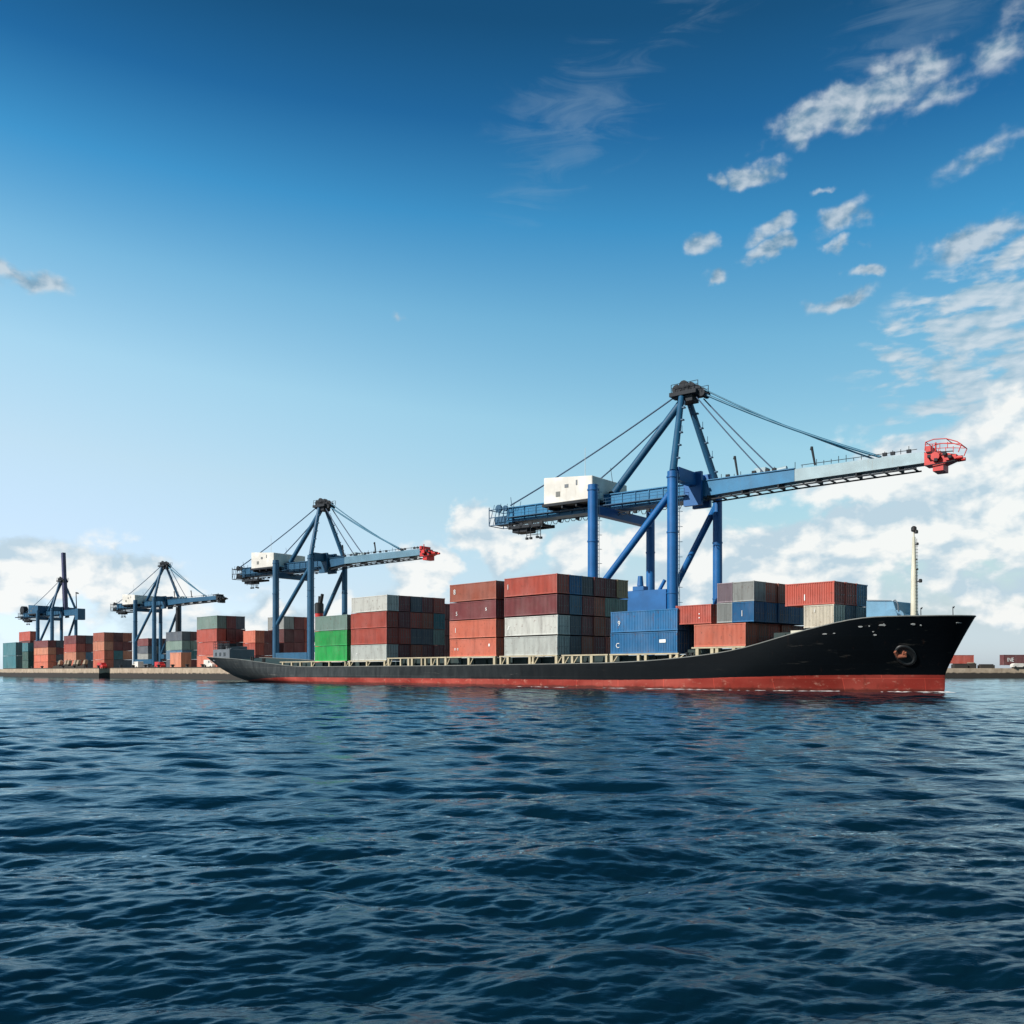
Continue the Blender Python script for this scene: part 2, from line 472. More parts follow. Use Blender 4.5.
class MB:
    """collects shapes and links them as ONE mesh"""

    def __init__(self):
        self.bm = bmesh.new()

    def _add(self, verts, faces, smooth=False):
        vs = [self.bm.verts.new(v) for v in verts]
        for f in faces:
            try:
                fc = self.bm.faces.new([vs[i] for i in f])
                fc.smooth = smooth
            except ValueError:
                pass
        return self

    def box(self, x0, x1, y0, y1, z0, z1, mat=None):
        v = [Vector((x, y, z)) for z in (z0, z1) for y in (y0, y1) for x in (x0, x1)]
        if mat is not None:
            v = [mat @ p for p in v]
        return self._add(v, [(0, 2, 3, 1), (4, 5, 7, 6), (0, 1, 5, 4), (2, 6, 7, 3), (0, 4, 6, 2), (1, 3, 7, 5)])

    def tube(self, p, q, r0, r1=None, n=10, caps=True):
        p, q = Vector(p), Vector(q)
        r1 = r0 if r1 is None else r1
        d = (q - p).normalized()
        a = d.orthogonal().normalized()
        b = d.cross(a)
        vs = []
        for c, r in ((p, r0), (q, r1)):
            for i in range(n):
                t = 2 * math.pi * i / n
                vs.append(c + (a * math.cos(t) + b * math.sin(t)) * r)
        fs = [(i, (i + 1) % n, n + (i + 1) % n, n + i) for i in range(n)]
        self._add(vs, fs, True)
        if caps:
            self._add(vs[:n], [tuple(range(n))[::-1]])
            self._add(vs[n:], [tuple(range(n))])
        return self

    def path(self, pts, r, n=6):
        for a, b in zip(pts, pts[1:]):
            self.tube(a, b, r, r, n)
        return self

    def beam(self, p, q, w, h):
        """rectangular bar from p to q, w sideways, h upwards"""
        p, q = Vector(p), Vector(q)
        d = (q - p).normalized()
        up = Vector((0, 0, 1)) if abs(d.z) < .95 else Vector((1, 0, 0))
        sd = d.cross(up).normalized()
        u2 = sd.cross(d)
        vs = []
        for c in (p, q):
            for i, j in ((-1, -1), (1, -1), (1, 1), (-1, 1)):
                vs.append(c + sd * (i * w / 2) + u2 * (j * h / 2))
        return self._add(vs, [(0, 3, 2, 1), (4, 5, 6, 7), (0, 1, 5, 4), (1, 2, 6, 5), (2, 3, 7, 6), (3, 0, 4, 7)])

    def lathe(self, axis_p, axis_d, prof, n=14):
        """prof: list of (distance along axis, radius)"""
        for (d0, r0), (d1, r1) in zip(prof, prof[1:]):
            if abs(d1 - d0) < 1e-6:
                d1 = d0 + 1e-4
            self.tube(Vector(axis_p) + Vector(axis_d) * d0, Vector(axis_p) + Vector(axis_d) * d1, r0, r1, n, True)
        return self

    def prism(self, outline, y0, y1):
        """outline in (x, z), extruded along y"""
        n = len(outline)
        vs = [(x, y0, z) for x, z in outline] + [(x, y1, z) for x, z in outline]
        fs = [tuple(range(n))[::-1], tuple(range(n, 2 * n))]
        fs += [(i, (i + 1) % n, n + (i + 1) % n, n + i) for i in range(n)]
        return self._add(vs, fs)

    def bevel(self, w=.05, seg=1):
        bmesh.ops.bevel(self.bm, geom=self.bm.edges[:], offset=w, segments=seg, affect='EDGES', clamp_overlap=True)
        return self

    def build(self, name, mat, parent=None, keep_normals=False):
        me = bpy.data.meshes.new(name)
        if not keep_normals:
            bmesh.ops.recalc_face_normals(self.bm, faces=self.bm.faces[:])
        self.bm.to_mesh(me)
        self.bm.free()
        if isinstance(mat, (list, tuple)):
            for m in mat:
                me.materials.append(m)
        else:
            me.materials.append(mat)
        o = bpy.data.objects.new(name, me)
        COL.objects.link(o)
        if parent is not None:
            o.parent = parent
        return o


def tag(o, label=None, cat=None, group=None, kind=None):
    for k, v in (('label', label), ('category', cat), ('group', group), ('kind', kind)):
        if v:
            o[k] = v
    return o


def empty(name, loc, rz=0.0):
    o = bpy.data.objects.new(name, None)
    o.empty_display_size = .5
    o.location = loc
    o.rotation_euler = (0, 0, rz)
    COL.objects.link(o)
    return o


def children(o):
    return [c for c in bpy.data.objects if c.parent == o]


def copy_tree(o, parent=None):
    c = o.copy()
    COL.objects.link(c)
    if parent is not None:
        c.parent = parent
    for ch in o['_kids'].split('|') if '_kids' in o else []:
        pass
    return c


def text_mesh(s, size, mat, parent, name, mtx, depth=.02):
    cu = bpy.data.curves.new(name, 'FONT')
    cu.body = s
    cu.size = size
    cu.extrude = depth
    cu.resolution_u = 2
    tmp = bpy.data.objects.new(name, cu)
    COL.objects.link(tmp)
    dg = bpy.context.evaluated_depsgraph_get()
    me = bpy.data.meshes.new_from_object(tmp.evaluated_get(dg))
    bpy.data.objects.remove(tmp)
    bpy.data.curves.remove(cu)
    me.transform(mtx)
    me.materials.clear()
    me.materials.append(mat)
    o = bpy.data.objects.new(name, me)
    COL.objects.link(o)
    o.parent = parent
    return o


# ------------------------------------------------------------------ frames of reference
TH = R(47)
UX, UY = math.cos(TH), -math.sin(TH)       # ship's heading
VX, VY = math.sin(TH), math.cos(TH)        # across the ship, away from us
OX, OY = 6.33, 134.0


def S(s, w, z=0.0):
    return (OX + s * UX + w * VX, OY + s * UY + w * VY, z)


# ================================================================== the sea
def make_sea():
    rng = np.random.default_rng(11)
    g = 9.81

    def ocean_tile(L, N, kmin, kmax, wind, spread, rms, l0):
        k1 = np.fft.fftfreq(N, d=L / N) * 2 * np.pi
        kx, ky = np.meshgrid(k1, k1, indexing='ij')
        k = np.hypot(kx, ky)
        k[0, 0] = 1e-6
        cosf = (kx * wind[0] + ky * wind[1]) / k
        Pk = np.exp(-1 / (k * l0) ** 2) / k ** 3.75 * np.abs(cosf) ** spread
        Pk *= np.where(cosf < 0, .25, 1.0)
        Pk *= (k >= kmin) & (k < kmax)
        Pk[0, 0] = 0
        spec = np.sqrt(Pk) * (rng.normal(size=(N, N)) + 1j * rng.normal(size=(N, N)))
        hgt = np.fft.ifft2(spec).real
        sc = rms / hgt.std()
        dx = np.fft.ifft2(-1j * kx / k * spec).real * sc
        dy = np.fft.ifft2(-1j * ky / k * spec).real * sc
        return hgt * sc, dx, dy

    def sample(t, L, x, y):
        N = t[0].shape[0]
        fx = (x / L * N) % N
        fy = (y / L * N) % N
        i0 = np.floor(fx).astype(int) % N
        j0 = np.floor(fy).astype(int) % N
        i1, j1 = (i0 + 1) % N, (j0 + 1) % N
        a, b = fx - np.floor(fx), fy - np.floor(fy)
        return [q[i0, j0] * (1 - a) * (1 - b) + q[i1, j0] * a * (1 - b) + q[i0, j1] * (1 - a) * b + q[i1, j1] * a * b for q in t]

    wd = np.array([.32, -.95])
    wd = wd / np.linalg.norm(wd)
    kc1, kc2 = 2 * np.pi / 2.2, 2 * np.pi / .55
    tiles = [(ocean_tile(131.0, 1024, 0, kc1, wd, 6.0, .040, .46), 131.0, 1.0),
             (ocean_tile(41.0, 1024, kc1, kc2, np.array([-.12, -.99]), 4.0, .0250, .75), 41.0, .75),
             (ocean_tile(9.7, 512, kc2, 2 * np.pi / .06, np.array([.28, -.96]), 5.0, .0078, .75), 9.7, .35)]
    # fine sector ahead, graded with distance
    NR, NA = 1550, 1400
    r = np.exp(np.linspace(np.log(2.4), np.log(700.0), NR))
    a = np.linspace(R(-60), R(60), NA)
    rr, aa = np.meshgrid(r, a, indexing='ij')
    x, y = rr * np.sin(aa), rr * np.cos(aa)
    cell = rr * max(np.log(700 / 2.4) / NR, R(120) / NA)
    z = np.zeros_like(x)
    X, Y = x.copy(), y.copy()
    for (t, L, chop), lam in zip(tiles, (3.0, .9, .22)):
        f = np.clip((lam / cell - 2.2) / 2.5, 0, 1)
        c, s_ = math.cos(.37 * L), math.sin(.37 * L)
        h_, dx, dy = sample(t, L, x, y)
        z += h_ * f
        X += dx * f * chop
        Y += dy * f * chop
    far = np.clip((700 - rr) / 200, 0, 1)
    z *= far
    verts = np.stack([X, Y, z], -1).reshape(-1, 3)
    idx = np.arange(NR * NA).reshape(NR, NA)
    quads = np.stack([idx[:-1, :-1], idx[:-1, 1:], idx[1:, 1:], idx[1:, :-1]], -1).reshape(-1, 4)
    # smooth water all round and out to the horizon
    ex_v, ex_q = [], []
    base = len(verts)

    def ring(rs, as_, zz):
        nonlocal base
        R_, A_ = np.meshgrid(rs, as_, indexing='ij')
        v = np.stack([R_ * np.sin(A_), R_ * np.cos(A_), np.full_like(R_, zz)], -1).reshape(-1, 3)
        ii = np.arange(len(v)).reshape(R_.shape) + base
        q = np.stack([ii[:-1, :-1], ii[:-1, 1:], ii[1:, 1:], ii[1:, :-1]], -1).reshape(-1, 4)
        ex_v.append(v)
        ex_q.append(q)
        base += len(v)

    ring(np.array([700, 1000, 1600, 3000, 7000, 20000.]), np.linspace(R(-60), R(60), 60), 0)
    ring(np.array([.01, 3, 12, 50, 200, 700, 2000, 20000.]), np.linspace(R(60), R(300), 120), 0)
    ring(np.array([.01, 1.2, 2.4]), np.linspace(R(-60), R(60), 20), 0)
    verts = np.concatenate([verts] + ex_v)
    quads = np.concatenate([quads] + ex_q)
    me = bpy.data.meshes.new('water')
    me.vertices.add(len(verts))
    me.vertices.foreach_set('co', verts.astype(np.float32).ravel())
    nq = len(quads)
    me.loops.add(nq * 4)
    me.loops.foreach_set('vertex_index', quads.astype(np.int32).ravel())
    me.polygons.add(nq)
    me.polygons.foreach_set('loop_start', np.arange(0, nq * 4, 4, dtype=np.int32))
    me.polygons.foreach_set('use_smooth', np.ones(nq, dtype=bool))
    me.update(calc_edges=True)
    me.materials.append(water_material())
    o = bpy.data.objects.new('water', me)
    COL.objects.link(o)
    tag(o, kind='structure')


make_sea()

# ================================================================== quay and far pier
concrete = concrete_material()


def poly_block(name, pts, z0, z1, mat, kind=True):
    k = MB()
    n = len(pts)
    vs = [(p[0], p[1], z0) for p in pts] + [(p[0], p[1], z1) for p in pts]
    k._add(vs, [tuple(range(n))[::-1], tuple(range(n, 2 * n))] + [(i, (i + 1) % n, n + (i + 1) % n, n + i) for i in range(n)])
    o = k.build(name, mat)
    tag(o, kind='structure')
    return o


QZ = 3.2
edge = [(14, 21), (-152, 21), (-152, 21), (-226, 21), (-226, 34), (-236, 34), (-236, 21), (-347, 21), (-347, 33), (-560, 33), (-560, 260), (-100, 220), (-20, 60)]
poly_block('quay', [S(s, w)[:2] for s, w in edge], -4, QZ, concrete)
# kerb along the quay edge (a real step)
for i, (s0, s1) in enumerate(((14, -225.5), (-236.5, -346.5))):
    k = MB()
    k.box(min(s0, s1), max(s0, s1), 21.05, 21.6, 0, .28)
    o = k.build('quay_kerb', concrete)
    o.location = S(0, 0, QZ)
    o.rotation_euler = (0, 0, -TH)
    tag(o, kind='structure')
poly_block('pier', [(118, 322), (330, 318), (330, 352), (118, 352)], -4, 3.3, concrete)

# ================================================================== the ship
ship = empty('cargo_ship', S(0, 0, 0), -TH)
tag(ship, 'long black hulled container ship with red waterline under way, stacked with containers', 'ship')
BEAM = 17.0


def lerp(a, b, t):
    return a + (b - a) * t


def interp(x, tab):
    for (x0, y0), (x1, y1) in zip(tab, tab[1:]):
        if x <= x1:
            t = max(0.0, min(1.0, (x - x0) / (x1 - x0)))
            return y0 + (y1 - y0) * t
    return tab[-1][1]


SHEER = [(-120, 5.6), (-112, 5.5), (-96, 4.9), (-84, 4.0), (-75, 3.35), (-69, 3.12), (-30, 3.15), (3, 3.32), (12, 3.42), (18, 3.62), (24, 4.02), (30, 4.62), (34, 5.5), (38.5, 6.8), (41.0, 7.35), (43.2, 7.95), (45, 8.15), (48, 8.12), (54, 8.16)]


def sheer(s):
    # smoothed sheer line
    return sum(interp(s + d, SHEER) * k for d, k in ((-2, .2), (-1, .2), (0, .2), (1, .2), (2, .2)))


def s_stem(z):
    if z < 1.9:
        return 50.3 - max(0, -z) * .6
    return 50.3 + 3.05 * ((z - 1.9) / 6.2) ** 1.12


def s_stern(z):
    return interp(z, [(-3, -88), (-1, -97), (0, -105), (1, -109), (3, -112.5), (6, -114.5)])


def half_breadth(s, z):
    e1, e0 = s_stem(z), s_stern(z)
    top = max(0.0, min(1.0, (z + .5) / max(1.0, sheer(s) + .5)))
    # bow
    start = lerp(14, 31, top ** .8)
    pw = lerp(2.2, 2.6, top)
    x = max(0.0, (s - start) / (e1 - start))
    bow = max(0.0, 1 - min(1, x) ** pw) ** lerp(.85, .62, top)
    # stern
    x = max(0.0, min(1.0, (s - e0) / lerp(46, 22, top)))
    stern = lerp(lerp(.06, .78, top), 1.0, 1 - (1 - x) ** 2.0)
    bilge = 1.0 if z > -1 else lerp(.8, 1.0, (z + 3) / 2)
    return BEAM / 2 * bow * stern * bilge


def make_hull():
    NS, NZ = 190, 16
    ts = []
    for i in range(NS + 1):
        t = i / NS
        # denser at both ends
        ts.append(.5 - .5 * math.cos(math.pi * t) if True else t)
    k = MB()
    grid = {}
    for i, t in enumerate(ts):
        smid = lerp(-114.2, 53.3, t)
        zt = sheer(smid)
        for j in range(NZ + 1):
            z = lerp(-3.0, zt, j / NZ)
            s = lerp(s_stern(z), s_stem(z), t)
            b = half_breadth(s, z)
            for side in (-1, 1):
                grid[i, j, side] = k.bm.verts.new((s, BEAM / 2 + side * b, z))
    for i in range(NS):
        for j in range(NZ):
            for side in (-1, 1):
                q = [grid[i, j, side], grid[i + 1, j, side], grid[i + 1, j + 1, side], grid[i, j + 1, side]]
                f = k.bm.faces.new(q if side < 0 else q[::-1])
                f.smooth = True
    for j in range(NZ):       # transom
        k.bm.faces.new([grid[0, j, 1], grid[0, j, -1], grid[0, j + 1, -1], grid[0, j + 1, 1]])
    bmesh.ops.remove_doubles(k.bm, verts=k.bm.verts[:], dist=.002)
    hull = k.build('hull', hull_material(), ship)
    # deck inside the bulwark
    d = MB()
    prev = None
    for i in range(0, NS + 1):
        t = ts[i]
        smid = lerp(-114.2, 53.3, t)
        z = sheer(smid) - (0.12 if smid < 28 else min(.9, .12 + (smid - 28) * .08))
        s = min(lerp(s_stern(z), s_stem(z), t), s_stem(z) - .15)
        b = max(.02, half_breadth(s, z) - .03)
        cur = (d.bm.verts.new((s, BEAM / 2 - b, z)), d.bm.verts.new((s, BEAM / 2 + b, z)))
        if prev:
            d.bm.faces.new([prev[0], cur[0], cur[1], prev[1]])
        prev = cur
    d.build('deck', M['deck'], ship)
    # gunwale bar along the top of the plating
    g = MB()
    for side in (-1, 1):
        pts = []
        for i in range(0, NS + 1, 2):
            smid = lerp(-114.2, 53.3, ts[i])
            z = sheer(smid)
            s = lerp(s_stern(z), s_stem(z), ts[i])
            pts.append((s, BEAM / 2 + side * half_breadth(s, z), z + .03))
        g.path(pts, .075, 5)
    g.build('gunwale', M['gunwale'], ship)


make_hull()


def side_w(s, z):
    return BEAM / 2 - half_breadth(s, z)


# hatch coaming: a long dark trunk that carries the boxes, in three lengths
for s0, s1, zt in ((-82, -41.2, 4.02), (-40, 20.4, 4.42), (20.9, 32.0, 5.05), (32.6, 41.8, 6.85)):
    k = MB()
    k.box(s0, s1, 2.2 if s1 < 40 else 3.2, 14.8 if s1 < 40 else 13.8, 2.9, zt)
    n = max(3, int((s1 - s0) / 3))
    for i in range(n):      # stiffeners
        x = s0 + (i + .5) * (s1 - s0) / n
        k.box(x - .08, x + .08, 2.0 if s1 < 40 else 3.0, 2.2 if s1 < 40 else 3.2, 2.9, zt - .15)
    k.build('hatch_coaming', M['coaming'], ship)

# container supports along the rail: posts and the beam they carry
post_at = [-77, -73.5, -70.2, -66.0, -59.8, -54.4, -53.0, -47.5, -42.1, -40.9, -37.4, -35.2, -34.2, -31.6, -30.6, -29.0, -27.4, -25.3, -19.6, -13.6, -12.2, -10.6, -5.9, -5.2, -0.5, .9, 2.6, 4.3, 6.2, 8.9, 9.8, 14.4, 15.6, 19.6, 20.6]
for x in post_at:
    zt = 4.05 if x < -41.5 else 4.45
    k = MB()
    wd = random.choice((.16, .2, .24))
    k.box(x - wd, x + wd, .32, .72, sheer(x) - .1, zt)
    k.box(x - wd - .1, x + wd + .1, .26, .8, sheer(x) - .1, sheer(x) + .12)
    if random.random() < .5:
        k.beam((x + .2, .5, sheer(x) + .1), (x + .95, .5, zt - .1), .12, .12)
    k.build('support_post', M['beige'], ship)
for x in (23.4, 25.6, 26.3, 28.7):
    k = MB()
    k.box(x - .22, x + .22, .7, 1.2, sheer(x) - .1, 5.12)
    k.box(x - .36, x + .36, .62, 1.28, sheer(x) - .1, sheer(x) + .12)
    k.build('support_post', M['beige'], ship)
for s0, s1, z in ((-78, -54.3, 4.05), (-53.2, -41.6, 4.05), (-41.2, -25.0, 4.45), (-24.9, -13.3, 4.45), (-12.4, -.3, 4.45), (.6, 9.2, 4.45), (9.5, 20.9, 4.45), (22.6, 30.3, 5.12)):
    k = MB()
    k.box(s0, s1, .28 if s1 < 25 else .66, .78 if s1 < 25 else 1.24, z, z + .17)
    k.build('support_beam', M['beige'], ship)

# forecastle supports under the foremost boxes
k = MB()
k.box(35.4, 41.2, 2.2, 9.4, 6.2, 7.0)
k.box(37.6, 41.2, 1.9, 9.3, 7.0, 7.18)
k.build('box_platform', M['cream'], ship)

# hawse pipe with the anchor housed in it
zh, sh = 4.05, 47.55
wh = side_w(sh, zh)
tang = Vector((1, (side_w(sh + .6, zh) - side_w(sh - .6, zh)) / 1.2, 0)).normalized()
vert = Vector((0, (side_w(sh, zh + .6) - side_w(sh, zh - .6)) / 1.2, 1)).normalized()
nrm = tang.cross(vert).normalized()
if nrm.y > 0:
    nrm = -nrm
c0 = Vector((sh, wh, zh))
k = MB()
N = 28
rings = []
for off, rad in ((.05, 1.28), (.17, 1.2), (.17, .98), (.06, .9)):
    rings.append([k.bm.verts.new(c0 + nrm * off + tang * math.cos(2 * math.pi * i / N) * rad * .86 + vert * math.sin(2 * math.pi * i / N) * rad) for i in range(N)])
for a, b in zip(rings, rings[1:]):
    for i in range(N):
        k.bm.faces.new([a[i], a[(i + 1) % N], b[(i + 1) % N], b[i]]).smooth = True
k.bm.faces.new(rings[-1])
hp = k.build('hawse_pipe', M['black'], ship)
an = MB()
ac = c0 + nrm * .22 - tang * .35 + vert * .05
an.tube(ac + vert * .55 + tang * .3, ac - vert * .1, .12, .15, 8)
an.tube(ac - tang * .48 - vert * .12, ac + tang * .42 - vert * .05, .24, .2, 10)
an.beam(ac - tang * .42 - vert * .1, ac - tang * .6 + vert * .55 + nrm * .1, .24, .3)
an.beam(ac + tang * .36 - vert * .1, ac + tang * .4 + vert * .45 + nrm * .1, .2, .26)
an.build('anchor', M['rust'], ship)
# solid pale discs, coloured as light through fairleads and freeing ports
for s_, z_, l_, hh in ((44.1, 7.15, .62, .2), (44.95, 7.2, .22, .16), (46.15, 7.28, .95, .2), (46.35, 7.3, .25, .42), (48.9, 7.32, .6, .26), (49.5, 7.2, .25, .2), (52.35, 7.45, .85, .16), (45.2, 6.6, .25, .12), (45.3, 6.25, .45, .2), (40.4, 6.45, .7, .16), (41.4, 6.5, .35, .1)):
    w_ = side_w(s_, z_)
    tg = Vector((1, (side_w(s_ + .3, z_) - side_w(s_ - .3, z_)) / .6, 0)).normalized()
    vt = Vector((0, (side_w(s_, z_ + .3) - side_w(s_, z_ - .3)) / .6, 1)).normalized()
    nm = tg.cross(vt)
    if nm.y > 0:
        nm = -nm
    c = Vector((s_, w_, z_)) + nm * .03
    k = MB()
    vs = []
    for off in (-.05, .05):
        for i in range(12):
            t = 2 * math.pi * i / 12
            vs.append(c + nm * off + tg * (l_ * .36 * math.cos(t) * (1 + .18 * math.sin(3 * t + s_))) + vt * (hh * .36 * math.sin(t)))
    k._add(vs, [tuple(range(12))[::-1], tuple(range(12, 24))] + [(i, (i + 1) % 12, 12 + (i + 1) % 12, 12 + i) for i in range(12)])
    k.build('fairlead', M['fairlead'], ship)

# foremast
zf = 7.2
k = MB()
k.tube((46.9, 8.5, zf), (46.9, 8.5, 13.6), .36, .30, 14)
k.tube((46.9, 8.5, 13.6), (46.9, 8.5, 17.2), .27, .16, 12)
k.tube((46.9, 8.5, 17.2), (46.9, 8.5, 18.0), .09, .07, 8)
mast = k.build('mast', M['cream'], ship)
k = MB()
for i in range(26):
    k.tube((47.2, 8.2, zf + .3 + i * .36), (47.36, 8.5, zf + .3 + i * .36), .025, .025, 5)
k.tube((47.36, 8.5, zf), (47.22, 8.5, 17), .03, .03, 5)
k.build('mast_ladder', M['gunwale'], mast)
for z_, x_, sz in ((17.75, .3, .2), (16.4, .42, .14), (12.3, .75, .2), (13.6, .42, .1), (14.7, .35, .08)):
    k = MB()
    k.tube((46.9, 8.5, z_ - .15), (46.9 + x_, 8.45, z_), .05, .05, 6)
    k.lathe((46.9 + x_, 8.45, z_ - sz), (0, 0, 1), [(0, sz * .7), (sz * .3, sz), (sz * 1.5, sz), (sz * 2, sz * .6)], 10)
    k.build('mast_lamp', M['black'], mast)
k = MB()
k.lathe((46.9, 8.5, 17.8), (0, 0, 1), [(0, .22), (.1, .3), (.45, .3), (.6, .14)], 10)
k.build('mast_light', M['black'], mast)
# foredeck house, winch and jackstaffs
k = MB()
k.prism([(42.6, 7.0), (46.0, 7.0), (46.35, 8.4), (46.0, 8.9), (45.7, 10.05), (42.6, 10.25)], 6.0, 11.5)
fh = k.bevel(.06).build('foredeck_house', M['light_blue'], ship)
k = MB()
for y in (5.9,):
    k.path([(45.75, y, 10.0), (46.0, y, 10.15), (46.3, y, 9.7), (46.35, y, 8.9)], .06, 6)
k.path([(42.7, 5.85, 10.3), (45.6, 5.85, 10.1)], .04, 5)
k.build('grab_rail', M['ship_grey'], fh)
k = MB()
k.lathe((46.2, 4.4, 8.3), (0, 1, 0), [(0, .75), (.15, .75), (.15, .4), (1.6, .4), (1.6, .75), (1.75, .75)], 16)
k.box(45.4, 47.0, 4.2, 6.3, 7.1, 7.8)
k.build('winch', M['light_blue'], ship)
for s_, w_ in ((48.2, 7.4), (51.3, 8.2)):
    k = MB()
    k.tube((s_, w_, 7.2), (s_ - .05, w_, 9.25), .06, .04, 6)
    k.tube((s_, w_, 9.1), (s_ + .12, w_, 9.3), .09, .05, 6)
    k.build('jackstaff', M['dark'], ship)
# stern house, rails and funnel
k = MB()
k.box(-111, -103.0, 1.9, 8.0, 4.6, 7.2)
k.box(-109.5, -104.5, 3.0, 7.0, 7.2, 7.9)
sh_ = k.bevel(.08).build('stern_house', M['ship_grey'], ship)
for i in range(3):
    w0 = MB()
    w0.box(-110 + i * 2.1, -109.1 + i * 2.1, 1.84, 1.95, 5.7, 6.5)
    w0.build('window', M['glass'], sh_)
k = MB()
for i in range(9):
    x = -110.8 + i * .96
    k.tube((x, 2.0, 7.2), (x, 2.0, 8.9), .06, .06, 5)
for z_ in (7.7, 8.3, 8.9):
    k.tube((-110.8, 2.0, z_), (-103.1, 2.0, z_), .05, .05, 5)
k.box(-109.2, -107.2, 2.3, 4.2, 7.2, 8.6)
k.box(-106.4, -104.2, 2.3, 4.2, 7.9, 8.5)
k.build('railing', M['dark'], sh_)
k = MB()
k.lathe((-79, 10, 3), (0, 0, 1), [(0, .9), (11.4, .85), (11.4, .75)], 18)
fn = k.build('funnel', M['red'], ship)
k = MB()
k.lathe((-79, 10, 14.4), (0, 0, 1), [(0, .95), (1.9, .95), (2.2, .7)], 18)
k.tube((-78.4, 10, 16.5), (-77.7, 10, 18.3), .4, .34, 10)
k.tube((-79.4, 10.3, 16.5), (-79.3, 10.3, 18.0), .3, .3, 10)
k.build('funnel_cap', M['black'], fn)
# mooring bitts on the main deck
for s_ in (-92, -87, 21.6):
    k = MB()
    for dx in (-.35, .35):
        k.lathe((s_ + dx, 1.6, sheer(s_) - .1), (0, 0, 1), [(0, .2), (.8, .2), (.8, .28), (.9, .28)], 10)
    k.build('mooring_bitt', M['black'], ship)

# ================================================================== containers
CL, CW, CH = 11.0, 2.5, 2.78


def corrugated(k, p0, ax, length, z0, z1, out, n, depth):
    """vertical corrugated panel from p0 along ax"""
    pts = []
    for i in range(n):
        for f, d in ((0, 0), (.3, 0), (.5, -depth), (.8, -depth)):
            pts.append(((i + f) / n * length, d))
    pts.append((length, 0))
    ax, out, p0 = Vector(ax), Vector(out), Vector(p0)
    lo = [k.bm.verts.new(p0 + ax * t + out * d + Vector((0, 0, z0))) for t, d in pts]
    hi = [k.bm.verts.new(p0 + ax * t + out * d + Vector((0, 0, z1))) for t, d in pts]
    for i in range(len(pts) - 1):
        q = [lo[i], lo[i + 1], hi[i + 1], hi[i]]
        k.bm.faces.new(q)


def container_body(ncor, L):
    k = MB()
    W, H = CW, CH
    r = .16
    # frame: posts, rails, corner castings
    for x in (0, L - r):
        for y in (0, W - r):
            k.box(x, x + r, y, y + r, .15, H - .15)
            for z in (0, H - .2):
                k.box(x - .012, x + r + .05, y - .012, y + r + .03, z, z + .2)
    for y in (0, W - .12):
        k.box(r, L - r, y + (.008 if y == 0 else 0), y + .112, .03, .19)
        k.box(r, L - r, y + (.008 if y == 0 else 0), y + .112, H - .13, H - .02)
    for x in (0, L - .12):
        k.box(x + .008, x + .112, r, W - r, .03, .19)
        k.box(x + .008, x + .112, r, W - r, H - .13, H - .02)
    corrugated(k, (r, .03, 0), (1, 0, 0), L - 2 * r, .19, H - .13, (0, -1, 0), ncor, .065)
    corrugated(k, (r, W - .03, 0), (1, 0, 0), L - 2 * r, .19, H - .13, (0, 1, 0), ncor, .065)
    corrugated(k, (.03, r, 0), (0, 1, 0), W - 2 * r, .19, H - .13, (-1, 0, 0), 8, .06)
    k.box(.06, L - .06, .06, W - .06, H - .08, H - .05)
    k.box(.06, L - .06, .06, W - .06, .08, .12)
    k.box(L - .30, L - .26, .14, W - .14, .15, H - .1)
    return k


def container_door(y0, y1, L):
    k = MB()
    H = CH
    k.box(L - .17, L - .07, y0, y1, .2, H - .14)
    for i in range(4):
        z = .45 + i * .56
        k.box(L - .075, L - .05, y0 + .12, y1 - .12, z, z + .34)
    return k


def lock_rods(y0, y1, L):
    k = MB()
    for t in (.28, .72):
        y = y0 + (y1 - y0) * t
        k.tube((L - .02, y, .1), (L - .02, y, CH - .08), .028, .028, 6)
        k.beam((L - .0, y, 1.2), (L - .0, y + .3, 1.25), .04, .05)
        for z in (.5, 1.1, 1.7, 2.3):
            k.box(L - .06, L + .02, y - .05, y + .05, z, z + .07)
    return k


rod_mat = paint('galvanised_rods', (0.22, 0.21, 0.20), .5, .4)


def container_proto(L, n):
    e = empty('shipping_container', (0, -500, 0))
    b = container_body(n, L).build('body', M['container'], e)
    kids = [b]
    doors = []
    for y0, y1 in ((.17, CW / 2 - .012), (CW / 2 + .012, CW - .17)):
        d = container_door(y0, y1, L).build('door', M['container'], e)
        rr_ = lock_rods(y0, y1, L).build('lock_rods', rod_mat, d)
        doors.append((d, rr_))
    return e, b, doors


PROTO = {'long': container_proto(CL, 40), 'short': container_proto(5.6, 20)}
USED = {'long': False, 'short': False}
# far boxes: one mesh each
far_mesh = {}
for key, L, n in (('long', CL, 22), ('short', 5.6, 12)):
    k = container_body(n, L)
    k.box(L - .17, L - .07, .17, CW - .17, .2, CH - .14)
    for y in (.5, .95, 1.55, 2.0):
        k.tube((L - .02, y, .1), (L - .02, y, CH - .08), .03, .03, 5)
    o = k.build('shipping_container', M['container'])
    far_mesh[key] = o.data
    bpy.data.objects.remove(o)

